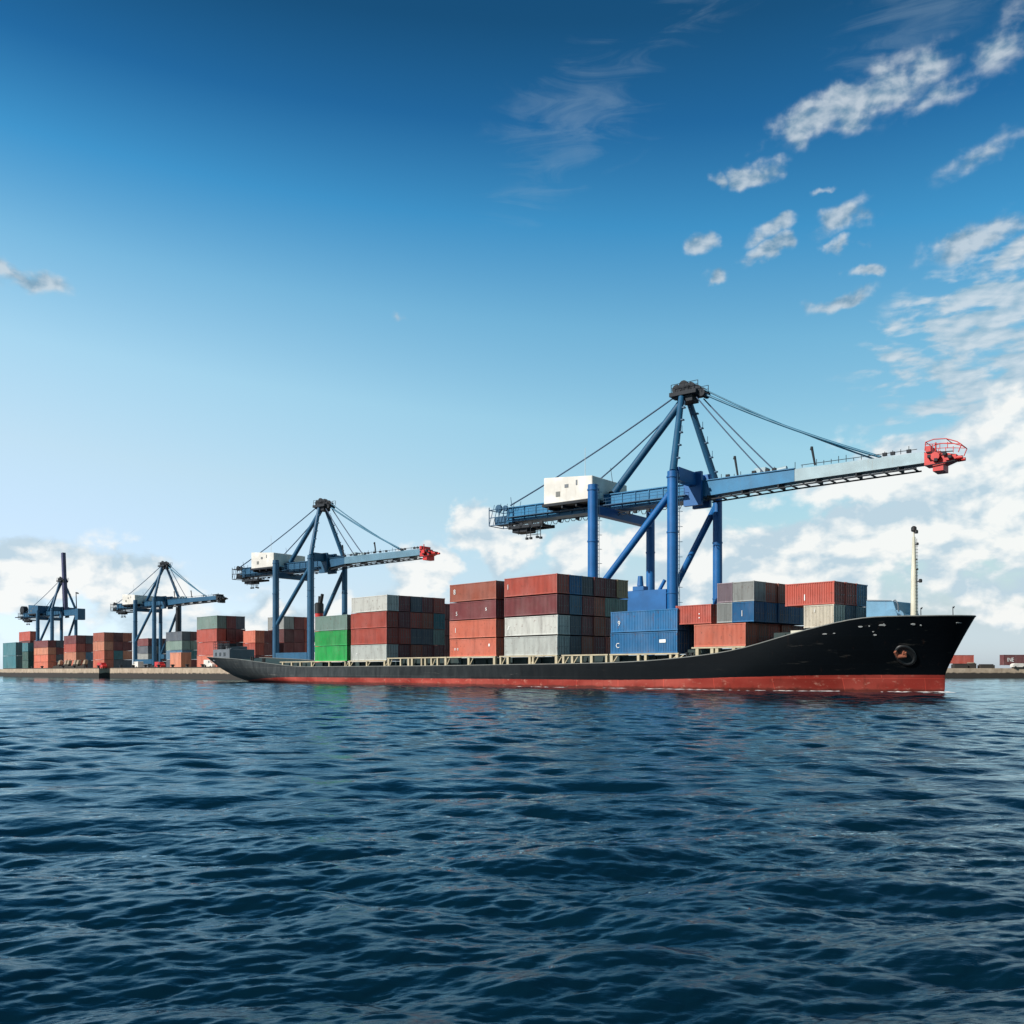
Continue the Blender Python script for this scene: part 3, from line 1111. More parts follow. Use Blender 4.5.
PAINTS = {
    'brick red': (0.40, 0.068, 0.042), 'orange red': (0.56, 0.15, 0.088), 'rust brown': (0.35, 0.095, 0.055), 'maroon': (0.17, 0.034, 0.036), 'dark maroon': (0.105, 0.022, 0.024),
    'light grey': (0.47, 0.50, 0.47), 'pale grey': (0.55, 0.56, 0.52), 'grey': (0.30, 0.32, 0.31), 'beige grey': (0.50, 0.46, 0.37), 'slate': (0.075, 0.095, 0.12),
    'blue': (0.006, 0.125, 0.30), 'deep blue': (0.010, 0.085, 0.21), 'teal': (0.035, 0.16, 0.19), 'dark green': (0.02, 0.075, 0.06), 'green': (0.012, 0.34, 0.07),
    'tan': (0.34, 0.24, 0.13), 'grey green': (0.16, 0.24, 0.21), 'purple grey': (0.22, 0.17, 0.20), 'hazy orange': (0.55, 0.22, 0.13), 'steel blue': (0.06, 0.15, 0.24)}  # the muted orange has distance haze mixed into its colour
TIER = {1: ['only'], 2: ['bottom', 'top'], 3: ['bottom', 'middle', 'top'], 4: ['bottom', 'second', 'third', 'top'], 5: ['bottom', 'second', 'third', 'fourth', 'top']}
NTH = ['nearest', 'second', 'third', 'fourth', 'fifth', 'sixth', 'seventh']


def place(kind, s, w, z, colour, label, group, scale=(1, 1, 1), far=False):
    rgb = PAINTS[colour]
    j = 1 + random.uniform(-.1, .1)
    rgba = (rgb[0] * j, rgb[1] * j, rgb[2] * j, 1)
    if far:
        r = bpy.data.objects.new('shipping_container', far_mesh[kind])
        COL.objects.link(r)
        r.color = rgba
    else:
        e, b, doors = PROTO[kind]
        if not USED[kind]:
            USED[kind] = True
            r = e
            b.color = rgba
            for d, q in doors:
                d.color = rgba
        else:
            r = e.copy()
            COL.objects.link(r)
            b2 = b.copy()
            COL.objects.link(b2)
            b2.parent = r
            b2.color = rgba
            for d, q in doors:
                d2 = d.copy()
                COL.objects.link(d2)
                d2.parent = r
                d2.color = rgba
                q2 = q.copy()
                COL.objects.link(q2)
                q2.parent = d2
    r.location = S(s, w, z)
    r.rotation_euler = (0, 0, -TH + R(random.uniform(-.18, .18)))
    r.scale = scale
    tag(r, label, 'container', group)
    return r


SHIPG = 'containers stacked on the ship'
BOX = {}


def stack(where, s_end, w0, z0, tiers, pitch=2.85, kind='long', wp=2.6, scale=(1, 1, 1), far=False, group=SHIPG, dz=None):
    """tiers: list (bottom first) of lists of colours, nearest row first; None leaves a gap"""
    L = (CL if kind == 'long' else 5.6) * scale[0]
    nt = len(tiers)
    for t, row in enumerate(tiers):
        for i, colour in enumerate(row):
            if colour is None:
                continue
            tw = TIER[nt][t]
            rw = NTH[i] + (' row' if i == 0 else ' row back')
            only_row = max(len(q) for q in tiers) == 1
            if nt == 1 and only_row:
                lab = f'{colour} container {where}'
            elif only_row:
                lab = f'{colour} container, {tw} tier of the stack {where}'
            elif nt == 1:
                lab = f'{colour} container, {rw}, in the stack {where}'
            else:
                lab = f'{colour} container, {tw} tier, {rw}, stack {where}'
            ds = random.uniform(-.10, .10) if i or t else 0
            dw = random.uniform(-.05, .05)
            o = place(kind, s_end - L + ds, w0 + i * wp + dw, z0 + t * pitch, colour, lab, group, scale, far)
            BOX[where, t, i] = o


m, dm, br, rb, og = 'maroon', 'dark maroon', 'brick red', 'rust brown', 'orange red'
sl, tl, gg, st, db, bl = 'slate', 'teal', 'grey green', 'steel blue', 'deep blue', 'blue'
lg, pg, gr, dg = 'light grey', 'pale grey', 'grey', 'dark green'
stack('with green boxes', -54.2, .6, 4.22, [['green', m, sl], ['green', dm, m], ['grey green', gr, sl]])
stack('capped by grey', -41.8, .6, 4.22, [[lg, m, rb, m, m], [br, br, sl, sl, gg], [br, m, br, rb, tl], [pg, m, sl, m, br]], 2.87)
stack('of four plain reds', -13.5, .6, 4.62, [[og, dm, m, dm], [og, m, dm, m], [m, sl, dm, m], [rb, dm, m, sl]], 2.9)
stack('behind the blue boxes', -.6, .6, 4.62, [[lg, sl, rb, m, br, br], [pg, sl, m, rb, m, m], [m, st, m, rb, gg, gg], [br, bl, sl, m, dm, 'tan']], 2.93)
stack('of two blue boxes', 20.4, .6, 4.62, [[bl, db, dm], [bl, db, sl]], 2.84)
stack('aft of the bow rise', 30.2, .95, 5.30, [[og, rb, br, rb, m, sl]], 2.84, 'long', 2.6, (.67, 1, 1))
stack('beside the blue tower', 25.3, .95, 8.16, [[br, sl, m]], 2.45, 'short', 2.6, (.95, 1, .86))
stack('beside the small blue box', 28.3, .95, 8.16, [[gr], ['purple grey']], 2.42, 'short', 2.6, (.38, 1, .86))
stack('over the bow rise', 31.3, .95, 8.16, [[bl, bl, db, db, st], [gr, rb, rb, sl, br]], 2.42, 'short', 2.6, (.52, 1, .86))
stack('at the bow', 41.0, 1.75, 7.2, [['beige grey', sl, gr]], 2.6, 'short', 2.6, (.65, 1, .92))
stack('topmost at the bow', 41.0, 1.75, 9.78, [[br, br, 'steel blue']], 2.6, 'short', 2.6, (1.08, 1, .92))


def marking(o, txt, size, x, z, squash=1.0):
    """white lettering on the near long side of a box"""
    mt = Matrix.Translation((x, -.015, z)) @ Matrix.Rotation(R(90), 4, 'X') @ Matrix.Diagonal((squash, 1, 1, 1))
    body = [c for c in bpy.data.objects if c.parent == o and c.name.startswith('body')][0]
    text_mesh(txt, size, M['mark_white'], body, 'marking', mt, .012)


def plate(o, x0, x1, z0, z1):
    body = [c for c in bpy.data.objects if c.parent == o and c.name.startswith('body')][0]
    k = MB()
    k.box(x0, x1, -.022, .0, z0, z1)
    k.build('placard', M['mark_white'], body)


A = 'of two blue boxes'
marking(BOX[A, 1, 0], '9', .95, 1.2, .9, 1.0)
marking(BOX[A, 0, 0], 'C', .95, .9, .8, 1.0)
plate(BOX[A, 0, 0], 8.2, 9.2, 1.35, 1.75)
A = 'of four plain reds'
marking(BOX[A, 3, 0], '8', 1.15, .9, 1.2)
marking(BOX[A, 2, 0], '5', .9, 1.5, .7)
marking(BOX[A, 2, 0], 's', 1.0, 8.6, 1.2)
marking(BOX[A, 1, 0], '1', 1.1, 1.2, .9)
marking(BOX[A, 0, 0], 'o e', .8, 1.1, 1.0)
plate(BOX[A, 0, 0], 9.3, 9.6, 1.5, 1.9)
A = 'behind the blue boxes'
marking(BOX[A, 3, 0], '1', 1.1, .5, 1.1)
marking(BOX[A, 1, 0], ',r', 1.1, .5, 1.0)
marking(BOX['capped by grey', 0, 0], 'r', 1.2, 1.6, .8)
marking(BOX['topmost at the bow', 0, 0], '1', 1.1, 2.0, .6)
marking(BOX['at the bow', 0, 0], '8', .6, 1.9, 1.9)
marking(BOX['beside the blue tower', 0, 0], ':', 1.6, 3.6, .8)
marking(BOX['over the bow rise', 0, 0], '1', 1.2, 2.2, .8, 1.2)

# ---- boxes on the quay
QG = 'containers stacked on the quay'


def quay_stack(where, s0, s1, w, tiers, tier_h, kind=None, W=None):
    n = max(len(q) for q in tiers)
    L = s1 - s0
    kind = 'long' if L > 8.4 else 'short'
    base = CL if kind == 'long' else 5.6
    sc = (L / base, (W / n - .12) / CW if W else tier_h / 2.85, (tier_h - .06) / CH)
    stack(where, s1, w, QZ, tiers, tier_h, kind, W / n if W else 2.6 * tier_h / 2.85, sc, True, QG)


quay_stack("by the ship's stern", -167.4, -154.8, 24, [[og, sl, m], [br, m, sl], [br, dm, m], [gg, m, sl]], 3.66, W=8.6)
quay_stack('right behind the stern house', -151.3, -144.4, 30, [[m, rb], [br, m], [og, m]], 3.45, W=5.6)
quay_stack('left of the red funnel', -155.5, -146.5, 40, [[dg, tl, tl], [m, m, br], [dm, m, br], [gr, m, br]], 3.67, W=10)
quay_stack('seen past the grey capped stack', -61, -54.6, 22, [[dm, m], [dm, dm], [m, dm], [m, dm]], 3.17, W=6.4)
quay_stack('right of the third crane leg', -226.3, -213.5, 40, [[sl, m], [st, tl], [gg, gg], [sl, dm]], 3.12, W=6)
quay_stack('low under the third crane', -199.8, -191.7, 30, [['hazy orange']], 5.0, W=3.4)
quay_stack('left of the third crane', -255.8, -245.2, 26, [[og, sl, sl], [og, tl, 'hazy orange'], ['hazy orange', m, m], [rb, dm, rb]], 3.18, W=9.9)
quay_stack('beneath the raised boom', -292.6, -279.3, 28, [[og, sl], ['hazy orange', st], [br, m], [m, sl]], 3.17, W=7.2)
quay_stack('left of the raised boom crane', -336.2, -318.1, 30, [[og, m], [og, sl], ['hazy orange', m], [m, sl]], 2.94, W=6.4)
quay_stack('at the far end, dark green', -372.8, -358.2, 34, [[dg, gg], [dg, gg], [tl, sl]], 3.9, W=5)
quay_stack('of teal boxes at the quay end', -358.4, -339.7, 24, [[tl], [tl]], 5.65, W=2.6)
quay_stack('highest behind the green ones', -428.5, -410.7, 50, [[sl], [m], [dm], [br]], 4.71, W=3)
quay_stack('between the third crane legs', -303.4, -291.0, 60, [[sl, gr, sl], [gr, sl, m], [sl, gr, sl], [m, sl, dm]], 3.15, W=8)
quay_stack('behind the raised boom crane', -420, -404, 70, [[sl, dg], [tl, sl], [m, dg], [dm, sl]], 3.2, W=7)

# ================================================================== ship-to-shore cranes
CA = R(38)


def ring_leg(k, x, y, z0, z1, r0, r1):
    k.tube((x, y, z0), (x, y, z1), r0, r1, 18)
    for f in (.34, .67, .97):
        z = z0 + (z1 - z0) * f
        k.tube((x, y, z - .12), (x, y, z + .12), r0 * 1.07, r0 * 1.07, 18)


def crane(loc, scale, label, paint_main, paint_girder, L=15.1, T=8.6, back=44.6, front1=17, front2=37, raised=False, outer='pale_blue', TF=None, fine=True, cage=True, house_white=True, red_tip=True, seed=1):
    rnd = random.Random(seed)
    c = empty('gantry_crane', loc, -CA)
    c.scale = (scale,) * 3
    tag(c, label, 'crane', 'ship-to-shore cranes along the quay')
    LT = 30.9
    GZ = 29.0
    P, G = M[paint_main], M[paint_girder]
    # legs, wheels
    TF = TF or (T, T)
    for x in (0, -L):
        for y in (-T, TF[0] if x == 0 else TF[1]):
            k = MB()
            ring_leg(k, x, y, 1.6, LT if x == 0 else LT - .3, .92 if y < 0 else .82, .86 if y < 0 else .78)
            leg = k.build('leg', P, c)
            if y < 0:
                a_ = MB()
                for dy in (-.28, .28):
                    a_.tube((x + 1.1, y + dy, 1.8), (x + 1.05, y + dy, LT - .6), .05, .05, 5)
                for i in range(48):
                    zz_ = 2.2 + i * .6
                    a_.tube((x + 1.08, y - .28, zz_), (x + 1.08, y + .28, zz_), .035, .035, 4)
                    if i % 4 == 1:
                        a_.path([(x + 1.05, y - .34, zz_), (x + 1.6, y - .34, zz_), (x + 1.6, y + .34, zz_), (x + 1.05, y + .34, zz_)], .03, 4)
                a_.build('ladder', M['steel_blue'], leg)
            b = MB()
            for dx in (-1.6, -.55, .55, 1.6):
                b.lathe((x + dx, y - .3, .5), (0, 1, 0), [(0, .5), (.6, .5)], 12)
            b.box(x - 2.2, x + 2.2, y - .45, y + .45, .7, 1.6)
            b.build('bogie', M['dark'], leg)
    # portal beams and cross beams
    for y in (-T, TF[0]):
        zb = (8.5 if fine else 2.2) if y < 0 else 4.6
        k = MB()
        if y < 0:
            k.box(-L + .8, -.8, y - .7, y + .7, zb, zb + (3.7 if fine else 2))
        else:
            k.beam((-.8, TF[0], zb + 1), (-L + .8, TF[1], zb + 1), 1.2, 2)
        if y < 0 and fine:
            k.box(-6.9, -4.9, y - .75, y + .75, 12.2, 12.9)
            k.tube((-5.9, y, 13.0), (-5.9, y, 14.6), .55, .4, 10)
            k.tube((-2.4, y, 12.1), (-1.4, y, 13.7), .3, .3, 8)
        k.build('portal_beam', P, c)
        k = MB()
        k.tube((-.2, y, LT - 3.2), (-L + .3, -T if y < 0 else TF[1], 12.0 if y < 0 else 6.2), .58, .58, 12)
        k.build('brace', P, c)
    for x, z0, z1 in ((0, GZ + .6, GZ + 2.7), (-L, GZ - 3.4, GZ - 1.9)):
        k = MB()
        k.box(x - .7, x + .7, -T + .7, (TF[0] if x == 0 else TF[1]) - .7, z0, z1)
        k.build('cross_beam', P, c)
    # hanger plates where the girder meets the frame
    k = MB()
    k.box(-1.6, 1.6, -1.9, -1.25, GZ - 2.6, GZ + 2.9)
    k.box(-1.6, 1.6, 1.25, 1.9, GZ - 2.6, GZ + 2.9)
    k.build('hanger', P, c)
    # main girder behind the hinge
    k = MB()
    k.box(-back + 3, 1.2, -1.2, 1.2, GZ - 1.45, GZ + 1.2)
    k.box(-back + 3, 1.2, -1.45, 1.45, GZ + 1.1, GZ + 1.27)
    k.box(-back + 3, 1.2, -1.4, 1.4, GZ - 1.58, GZ - 1.42)
    for i in range(14):
        x = -back + 4.5 + i * (back - 5) / 14
        k.box(x - .07, x + .07, -1.36, -1.2, GZ - 1.42, GZ + 1.1)
    k.build('girder', G, c)
    # walkway beside the girder
    k = MB()
    y = -2.4
    k.box(-back + 4, -.8, y - .4, -1.5, GZ - .95, GZ - .82)
    n = 22
    for i in range(n + 1):
        x = -back + 4.2 + i * (back - 5.2) / n
        k.tube((x, y - .38, GZ - .85), (x, y - .38, GZ + .25), .035, .035, 5)
    for z in (GZ - .3, GZ + .25):
        k.tube((-back + 4.2, y - .38, z), (-1.0, y - .38, z), .04, .04, 5)
    k.build('walkway', M['steel_blue'], c)
    # festoon loops under the girder
    k = MB()
    k.tube((-back + 5, -1.6, GZ - 2.25), (-.5, -1.6, GZ - 2.25), .09, .09, 6)
    for i in range(26):
        x = -back + 6 + i * (back - 8) / 26
        d = rnd.uniform(.25, .8)
        k.path([(x, -1.6, GZ - 2.2), (x + .35, -1.6, GZ - 2.2 - d), (x + .9, -1.6, GZ - 2.25 - d), (x + 1.25, -1.6, GZ - 2.2)], .06, 5)
        if rnd.random() < .35:
            k.box(x, x + .5, -1.8, -1.35, GZ - 2.7, GZ - 2.2)
    k.build('festoon', M['dark'], c)
    # end cage
    k = MB()
    x0, x1, ya, yb, za, zb = -back - .6, -back + 4.2, -2.2, 2.2, GZ - 2.0, GZ + 1.0
    for x in (x0, (x0 + x1) / 2, x1):
        for y in (ya, yb):
            k.tube((x, y, za), (x, y, zb + (.5 if x == x0 else 0)), .09, .09, 6)
        for z in (za, zb):
            k.tube((x, ya, z), (x, yb, z), .09, .09, 6)
    for y in (ya, yb):
        for z in (za, (za + zb) / 2, zb):
            k.tube((x0, y, z), (x1, y, z), .08, .08, 6)
        for i in range(5):
            xa = x0 + i * (x1 - x0) / 5
            k.tube((xa, y, za), (xa + (x1 - x0) / 5, y, zb), .06, .06, 5)
    k.box(x0 + .4, x1, -1.0, 1.0, za + .2, za + 1.7)
    k.lathe((x0 + 1.6, -1.4, zb + .3), (0, 1, 0), [(0, .75), (.4, .75)], 12)
    k.lathe((x0 + 3.2, -1.4, zb + .2), (0, 1, 0), [(0, .55), (.4, .55)], 12)
    for i in range(5):
        k.tube((x0 + 1 + i * 1.6, -2.1, zb), (x0 + 1.2 + i * 1.6, -2.1, zb + .5 + .5 * rnd.random()), .05, .05, 5)
    k.tube((x0 + 5.4, -2.0, zb), (x0 + 5.1, -2.0, zb + 2.0), .07, .05, 5)
    k.build('end_platform', M['steel_blue'] if fine else M['dark'], c)
    # trolley with hanging gear
    k = MB()
    tx = -back + 8.5
    k.box(tx - 4.6, tx + 3.4, -2.0, -1.55, GZ - 3.05, GZ - 2.5)
    k.box(tx - 4.6, tx + 3.4, 1.55, 2.0, GZ - 3.05, GZ - 2.5)
    for x in (tx - 4.2, tx - 1.6, tx + .6, tx + 3.0):
        k.box(x - .25, x + .25, -2.0, 2.0, GZ - 3.0, GZ - 2.6)
        k.lathe((x, -1.9, GZ - 2.4), (0, 1, 0), [(0, .4), (.3, .4)], 10)
    k.box(tx - 4.0, tx - .6, -1.5, 1.4, GZ - 3.7, GZ - 3.0)
    for x, d in ((tx - 2.4, 1.2), (tx - .4, 2.0), (tx + .5, 2.0), (tx + 2.0, 1.9), (tx + 2.8, 2.1)):
        k.tube((x, -1.7, GZ - 3.0), (x, -1.7, GZ - 3.0 - d), .07, .07, 5)
        if d > 1.5:
            k.box(x - .2, x + .28, -1.9, -1.5, GZ - 3.3 - d, GZ - 2.9 - d)
    for z in (GZ - 3.9, GZ - 4.5):
        k.tube((tx - .4, -1.7, z), (tx + 2.8, -1.7, z), .06, .06, 5)
    k.build('trolley', M['dark'], c)
    # machinery house
    hx0, hx1 = -28.0, -17.6
    k = MB()
    k.prism([(hx0, GZ + .1), (hx1, GZ + .1), (hx1, GZ + 4.1), (hx0, GZ + 4.9)], -5, 6.6)
    h = k.bevel(.1).build('machinery_house', M['steel_blue'] if raised else M['white'], c)
    k = MB()
    k.box(hx0 - .25, hx1 + .25, -5.2, 6.8, GZ - .35, GZ + .08)
    for x in (hx0 + 1, hx0 + 4, hx0 + 7, hx1 - .6):
        k.box(x - .15, x + .15, -5.0, -1.3, GZ - .9, GZ - .35)
    k.build('house_floor', M['dark'], h)
    for x, w_, z, hh in ((hx0 + 4.6, .8, GZ + 2.6, .6), (hx0 + 7.0, .3, GZ + 2.8, .9), (hx0 + 2.7, .9, GZ + 1.2, .9)):
        k = MB()
        k.box(x, x + w_, -5.06, -4.95, z, z + hh)
        k.build('vent', M['ship_grey'] if z > GZ + 2 else M['gunwale'], h)
    k = MB()
    k.tube((hx0 + 8.6, -4.5, GZ + 4), (hx0 + 8.6, -4.5, GZ + 9.2), .05, .03, 5)
    k.build('aerial', M['white'], h)
    # stair and cabinet behind the house
    k = MB()
    k.box(hx1 + .3, hx1 + 1.8, 0, 1.2, GZ + 1.28, GZ + 2.0)
    k.tube((hx1 + 2.4, -2.2, GZ + 3), (hx1 + 2.0, -2.2, GZ + 5.6), .05, .04, 5)
    k.build('switch_cabinet', M['dark'] if fine else P, c)
    # A-frame
    AZ = 45.4
    for sd in (-1, 1):
        k = MB()
        p0, p1 = Vector((0, -T + .1 if sd < 0 else TF[0] - .1, LT)), Vector((-2.4, sd * 1.0, AZ))
        k.tube(p0, p1, .62, .5, 12)
        for i in range(1, 6):
            q = p0.lerp(p1, i / 6.2)
            k.box(q.x - .2, q.x + .9, q.y - .3, q.y + .3, q.z - .1, q.z + .12)
            if rnd.random() < .7:
                k.tube((q.x + .85, q.y, q.z), (q.x + .85, q.y, q.z + 1.1), .05, .05, 5)
        k.build('mast_leg', M['steel_blue'] if fine else P, c)
    k = MB()
    k.tube((-2.2, 0, AZ - .2), (-L - .9, -.2, GZ + 1.7), .62, .62, 12)
    k.build('backstay', M['steel_blue'] if fine else P, c)
    k = MB()
    k.box(-4.3, .6, -1.9, 1.9, AZ - .4, AZ + .25)
    k.box(-2.8, -.4, -1.2, 1.2, AZ - 1.4, AZ - .4)
    for x in (-3.9, -2.7, -1.5, -.3, 1.0):
        for y in (-1.9, 1.9):
            k.tube((x, y, AZ + .2), (x, y, AZ + 1.5), .06, .06, 5)
    for z in (.9, 1.5):
        for y in (-1.9, 1.9):
            k.tube((-3.9, y, AZ + z), (1.0, y, AZ + z), .05, .05, 5)
    ap = k.build('apex_platform', M['dark'], c)
    for x, z, r in ((-3.4, .9, .8), (-2.1, 1.35, .85), (-.8, .9, .8), (.4, .3, .7), (1.2, -.4, .6), (-1.4, .4, .9), (-3.6, -.3, .55)):
        for y in (-1.1, .7):
            k = MB()
            k.lathe((x, y, AZ + z), (0, 1, 0), [(0, r), (.1, r), (.12, r * .8), (.28, r * .8), (.3, r), (.4, r)], 16)
            k.build('sheave', M['dark'], ap)
    # stays
    def sag(p, q, d, n=10):
        p, q = Vector(p), Vector(q)
        return [p.lerp(q, i / n) - Vector((0, 0, d * 4 * (i / n) * (1 - i / n))) for i in range(n + 1)]
    lines = [(sag((-3.2, -.9, AZ), (-38.5, -1.3, GZ + 1.6), .5), .13, 'cable'), (sag((-2.8, .9, AZ - .6), (-20.5, .9, GZ + 4.2), .3), .13, 'cable')]
    if not raised:
        lines.append((sag((.8, -.4, AZ - .2), (29.8, -.4, GZ + 1.5), .55), .2, 'teal_cable'))
        lines.append((sag((.9, .4, AZ + .5), (28.6, .4, GZ + 1.5), .5), .13, 'teal_cable'))
        lines.append((sag((.3, -1.0, AZ - 1.0), (11.8, -1.0, GZ + 1.6), .2), .11, 'cable'))
        lines.append((sag((.6, 1.0, AZ - .9), (13.3, 1.0, GZ + 1.6), .2), .12, 'cable'))
    for pts, r, mt in lines:
        k = MB()
        k.path(pts, r if fine else r * 1.15, 6)
        k.build('stay_cable', M[mt], c)
    # boom
    if not raised:
        k = MB()
        k.prism([(1.3, GZ - 1.2), (front1, GZ - .6), (front1, GZ + 1.28), (1.3, GZ + 1.4)], -1.15, 1.15)
        k.box(1.3, front1, -1.35, 1.35, GZ + 1.32, GZ + 1.46)
        bo = k.build('boom', G, c)
        k = MB()
        k.prism([(front1 + .04, GZ - .6), (front2, GZ - .3), (front2, GZ + 1.28), (front1 + .04, GZ + 1.28)], -1.15, 1.15)
        k.build('boom_outer_section', M[outer], c)
        k = MB()
        for y in (-1.3, 1.3):
            k.beam((2.0, y, GZ - 1.85), (front1, y, GZ - 1.3), .22, .2)
            k.beam((front1, y, GZ - 1.3), (front2 - 1, y, GZ - .95), .22, .2)
        for i in range(17):
            x = 2.5 + i * (front2 - 4.0) / 16
            zz = GZ - 1.85 + (.55 * min(1, x / front1)) + (max(0, x - front1) / (front2 - front1)) * .35
            k.box(x - .1, x + .1, -1.4, 1.4, zz, zz + (.65 if i % 3 == 0 else .2))
        k.build('trolley_rail', M['dark'], c)
        # things on top of the boom
        k = MB()
        for i in range(30):
            x = 2.5 + i * (front2 - 3.5) / 29
            if rnd.random() < .8:
                h_ = rnd.choice((.35, .5, .6, .9))
                k.tube((x, -1.0, GZ + 1.4), (x, -1.0, GZ + 1.5 + h_), .05, .05, 5)
                if rnd.random() < .35:
                    k.box(x - .3, x + .3, -1.2, -.8, GZ + 1.45, GZ + 1.9)
        k.tube((front1 + 1, -1.0, GZ + 1.8), (front2 - 1, -1.0, GZ + 1.8), .05, .05, 5)
        k.build('boom_railing', M['dark'], bo)
        for x, hh in ((7.6, 3.0), (20.2, 2.7)):
            k = MB()
            k.tube((x, -1.0, GZ + 1.5), (x - .5, -1.0, GZ + 1.5 + hh), .16, .2, 8)
            k.tube((x - .55, -1.0, GZ + 1.2 + hh), (x - .5, -1.0, GZ + 1.7 + hh), .26, .2, 8)
            k.build('lamp_post', M['dark'], bo)
        k = MB()
        k.tube((12.6, -.6, GZ + 1.4), (15.6, -.6, GZ + 1.7), .4, .4, 10)
        k.box(10.4, 12.2, -.9, .9, GZ + 1.56, GZ + 2.3)
        k.build('boom_hoist', M['pale_blue'], bo)
        # red boom tip
        x0 = front2
        k = MB()
        k.box(x0 + .04, x0 + 2.2, -1.3, 1.3, GZ - .7, GZ + 1.1)
        k.box(x0 + .3, x0 + 1.0, -1.7, 1.7, GZ + 1.1, GZ + 1.9)
        k.tube((x0 + 1.6, -1.4, GZ + 1.1), (x0 + 1.6, -1.4, GZ + 2.3), .12, .12, 6)
        k.prism([(x0 + 2.2, GZ - .9), (x0 + 4.2, GZ - .2), (x0 + 4.2, GZ + .4), (x0 + 2.2, GZ + .8)], -1.1, 1.1)
        k.lathe((x0 + 1.6, -1.9, GZ + .3), (0, 1, 0), [(0, .6), (.4, .6)], 14)
        k.lathe((x0 + 3.2, -1.5, GZ + .1), (0, 1, 0), [(0, .5), (.4, .5)], 14)
        k.box(x0 + 1.2, x0 + 2.6, -1.4, 1.4, GZ - 1.7, GZ - .7)
        k.tube((x0 + 4.0, -.8, GZ - .1), (x0 + 5.0, -.8, GZ - .1), .3, .25, 10)
        k.tube((x0 + 4.0, .8, GZ - .1), (x0 + 5.0, .8, GZ - .1), .3, .25, 10)
        tip = k.build('boom_tip', M['red'] if red_tip else M['dark'], c)
        k = MB()
        for xx, zz_ in ((.6, .2), (1.5, -.4), (2.6, .3), (3.3, -.2)):
            k.box(x0 + xx, x0 + xx + .45, -1.95, -1.3, GZ + zz_, GZ + zz_ + .4)
        k.tube((x0 + .3, -1.75, GZ - .9), (x0 + 4.2, -1.6, GZ - .6), .08, .08, 6)
        k.tube((x0 + .5, -1.75, GZ + .95), (x0 + 3.9, -1.5, GZ + .75), .07, .07, 6)
        k.build('tip_gear', M['dark'], tip)
        if cage:
            k = MB()
            for y in (-1.6, 1.6):
                arc = [(x0 + .2, y, GZ + 1.3), (x0 + .3, y, GZ + 2.5), (x0 + 1.4, y, GZ + 2.75), (x0 + 3.0, y, GZ + 2.6), (x0 + 4.4, y, GZ + 2.0), (x0 + 5.0, y, GZ + 1.5), (x0 + 4.6, y, GZ + .5)]
                k.path(arc, .07, 6)
                k.path([(x0 + .2, y, GZ + 2.2), (x0 + 2.4, y, GZ + 2.0), (x0 + 4.9, y, GZ + 1.6)], .05, 5)
                for x in (1.2, 2.2, 3.2):
                    k.tube((x0 + x, y, GZ + 1.2), (x0 + x, y, GZ + 2.1), .05, .05, 5)
            for p in ((x0 + .3, GZ + 2.5), (x0 + 3.0, GZ + 2.6), (x0 + 5.0, GZ + 1.5)):
                k.tube((p[0], -1.6, p[1]), (p[0], 1.6, p[1]), .06, .06, 5)
            k.build('tip_cage', M['red'], tip)
    else:
        k = MB()
        hx, hz = 1.6, GZ + .4
        ax = Vector((-.075, 0, 1)).normalized()
        mt = Matrix.Translation((hx, 0, hz)) @ Vector((0, 0, 1)).rotation_difference(ax).to_matrix().to_4x4()
        k.box(-1.1, .9, -.9, .9, 0, 17, mt)
        k.box(-.95, .75, -.8, .8, 17, 30.5, mt)
        k.build('boom', M['violet'], c)
        k = MB()
        k.tube((15, -1.2, GZ - 1.2), (14.4, -1.2, GZ + 9.5), .3, .2, 8)
        k.beam((14.6, -1.2, GZ + 9.5), (16.4, -1.2, GZ + 9.0), .8, .5)
        k.build('lamp_mast', M['dark'], c)
        k = MB()
        k.box(1.5, 17, -1.2, 1.2, GZ - 1.7, GZ + 1.2)
        k.box(14.4, 17.6, -1.9, 1.9, GZ - 4.2, GZ + 1.4)
        k.build('boom_stub', G, c)
        k = MB()
        k.lathe((-back + 1.5, -1.2, GZ + 2.8), (0, 1, 0), [(0, 2.3), (2.4, 2.3)], 16)
        k.tube((-back - 6, -1.2, GZ - .8), (-back + 4, -1.2, GZ - .8), .25, .3, 8)
        k.build('cable_reel', M['dark'], c)
    return c


M['dull_blue'] = paint('sun_bleached_blue_paint', (0.10, 0.21, 0.29), .5, .3, (0.1, 0.1, 0.1))
M['violet'] = paint('violet_blue_paint', (0.045, 0.045, 0.11), .5, .3, (0.12, 0.03, 0.03))
crane((30.85, 158.2, QZ), 1.0, 'largest blue crane, its boom with caged red tip reaching over the bow', 'blue', 'blue_light', T=8.6, TF=(7.4, 10.8), back=42.4, front2=36.0, seed=3)
crane((-46.4, 240, QZ), .9, 'blue crane with white machinery house standing behind the green containers', 'steel_blue', 'steel_blue', T=6.2, back=40.5, front1=8, front2=36.5, outer='dull_blue', fine=False, cage=False, seed=5)
cc = crane((-136.6, 377, QZ), .9, 'small distant blue crane with lowered boom, left of the ship stern', 'steel_blue', 'steel_blue', T=6.2, back=42.5, front1=16, front2=38, outer='steel_blue', fine=False, cage=False, red_tip=False, seed=8)
k = MB()
k.tube((6.0, 1.5, 27), (6.0, 1.5, 15), .9, 1.1, 10)
k.box(4.6, 7.4, .2, 2.8, 12.4, 15.2)
k.build('hoist_gear', M['dark'], cc)
crane((-207, 440, QZ), .9, 'farthest crane, its dark boom raised upright, at the left end', 'steel_blue', 'steel_blue', T=6.2, back=45, raised=True, fine=False, seed=12)

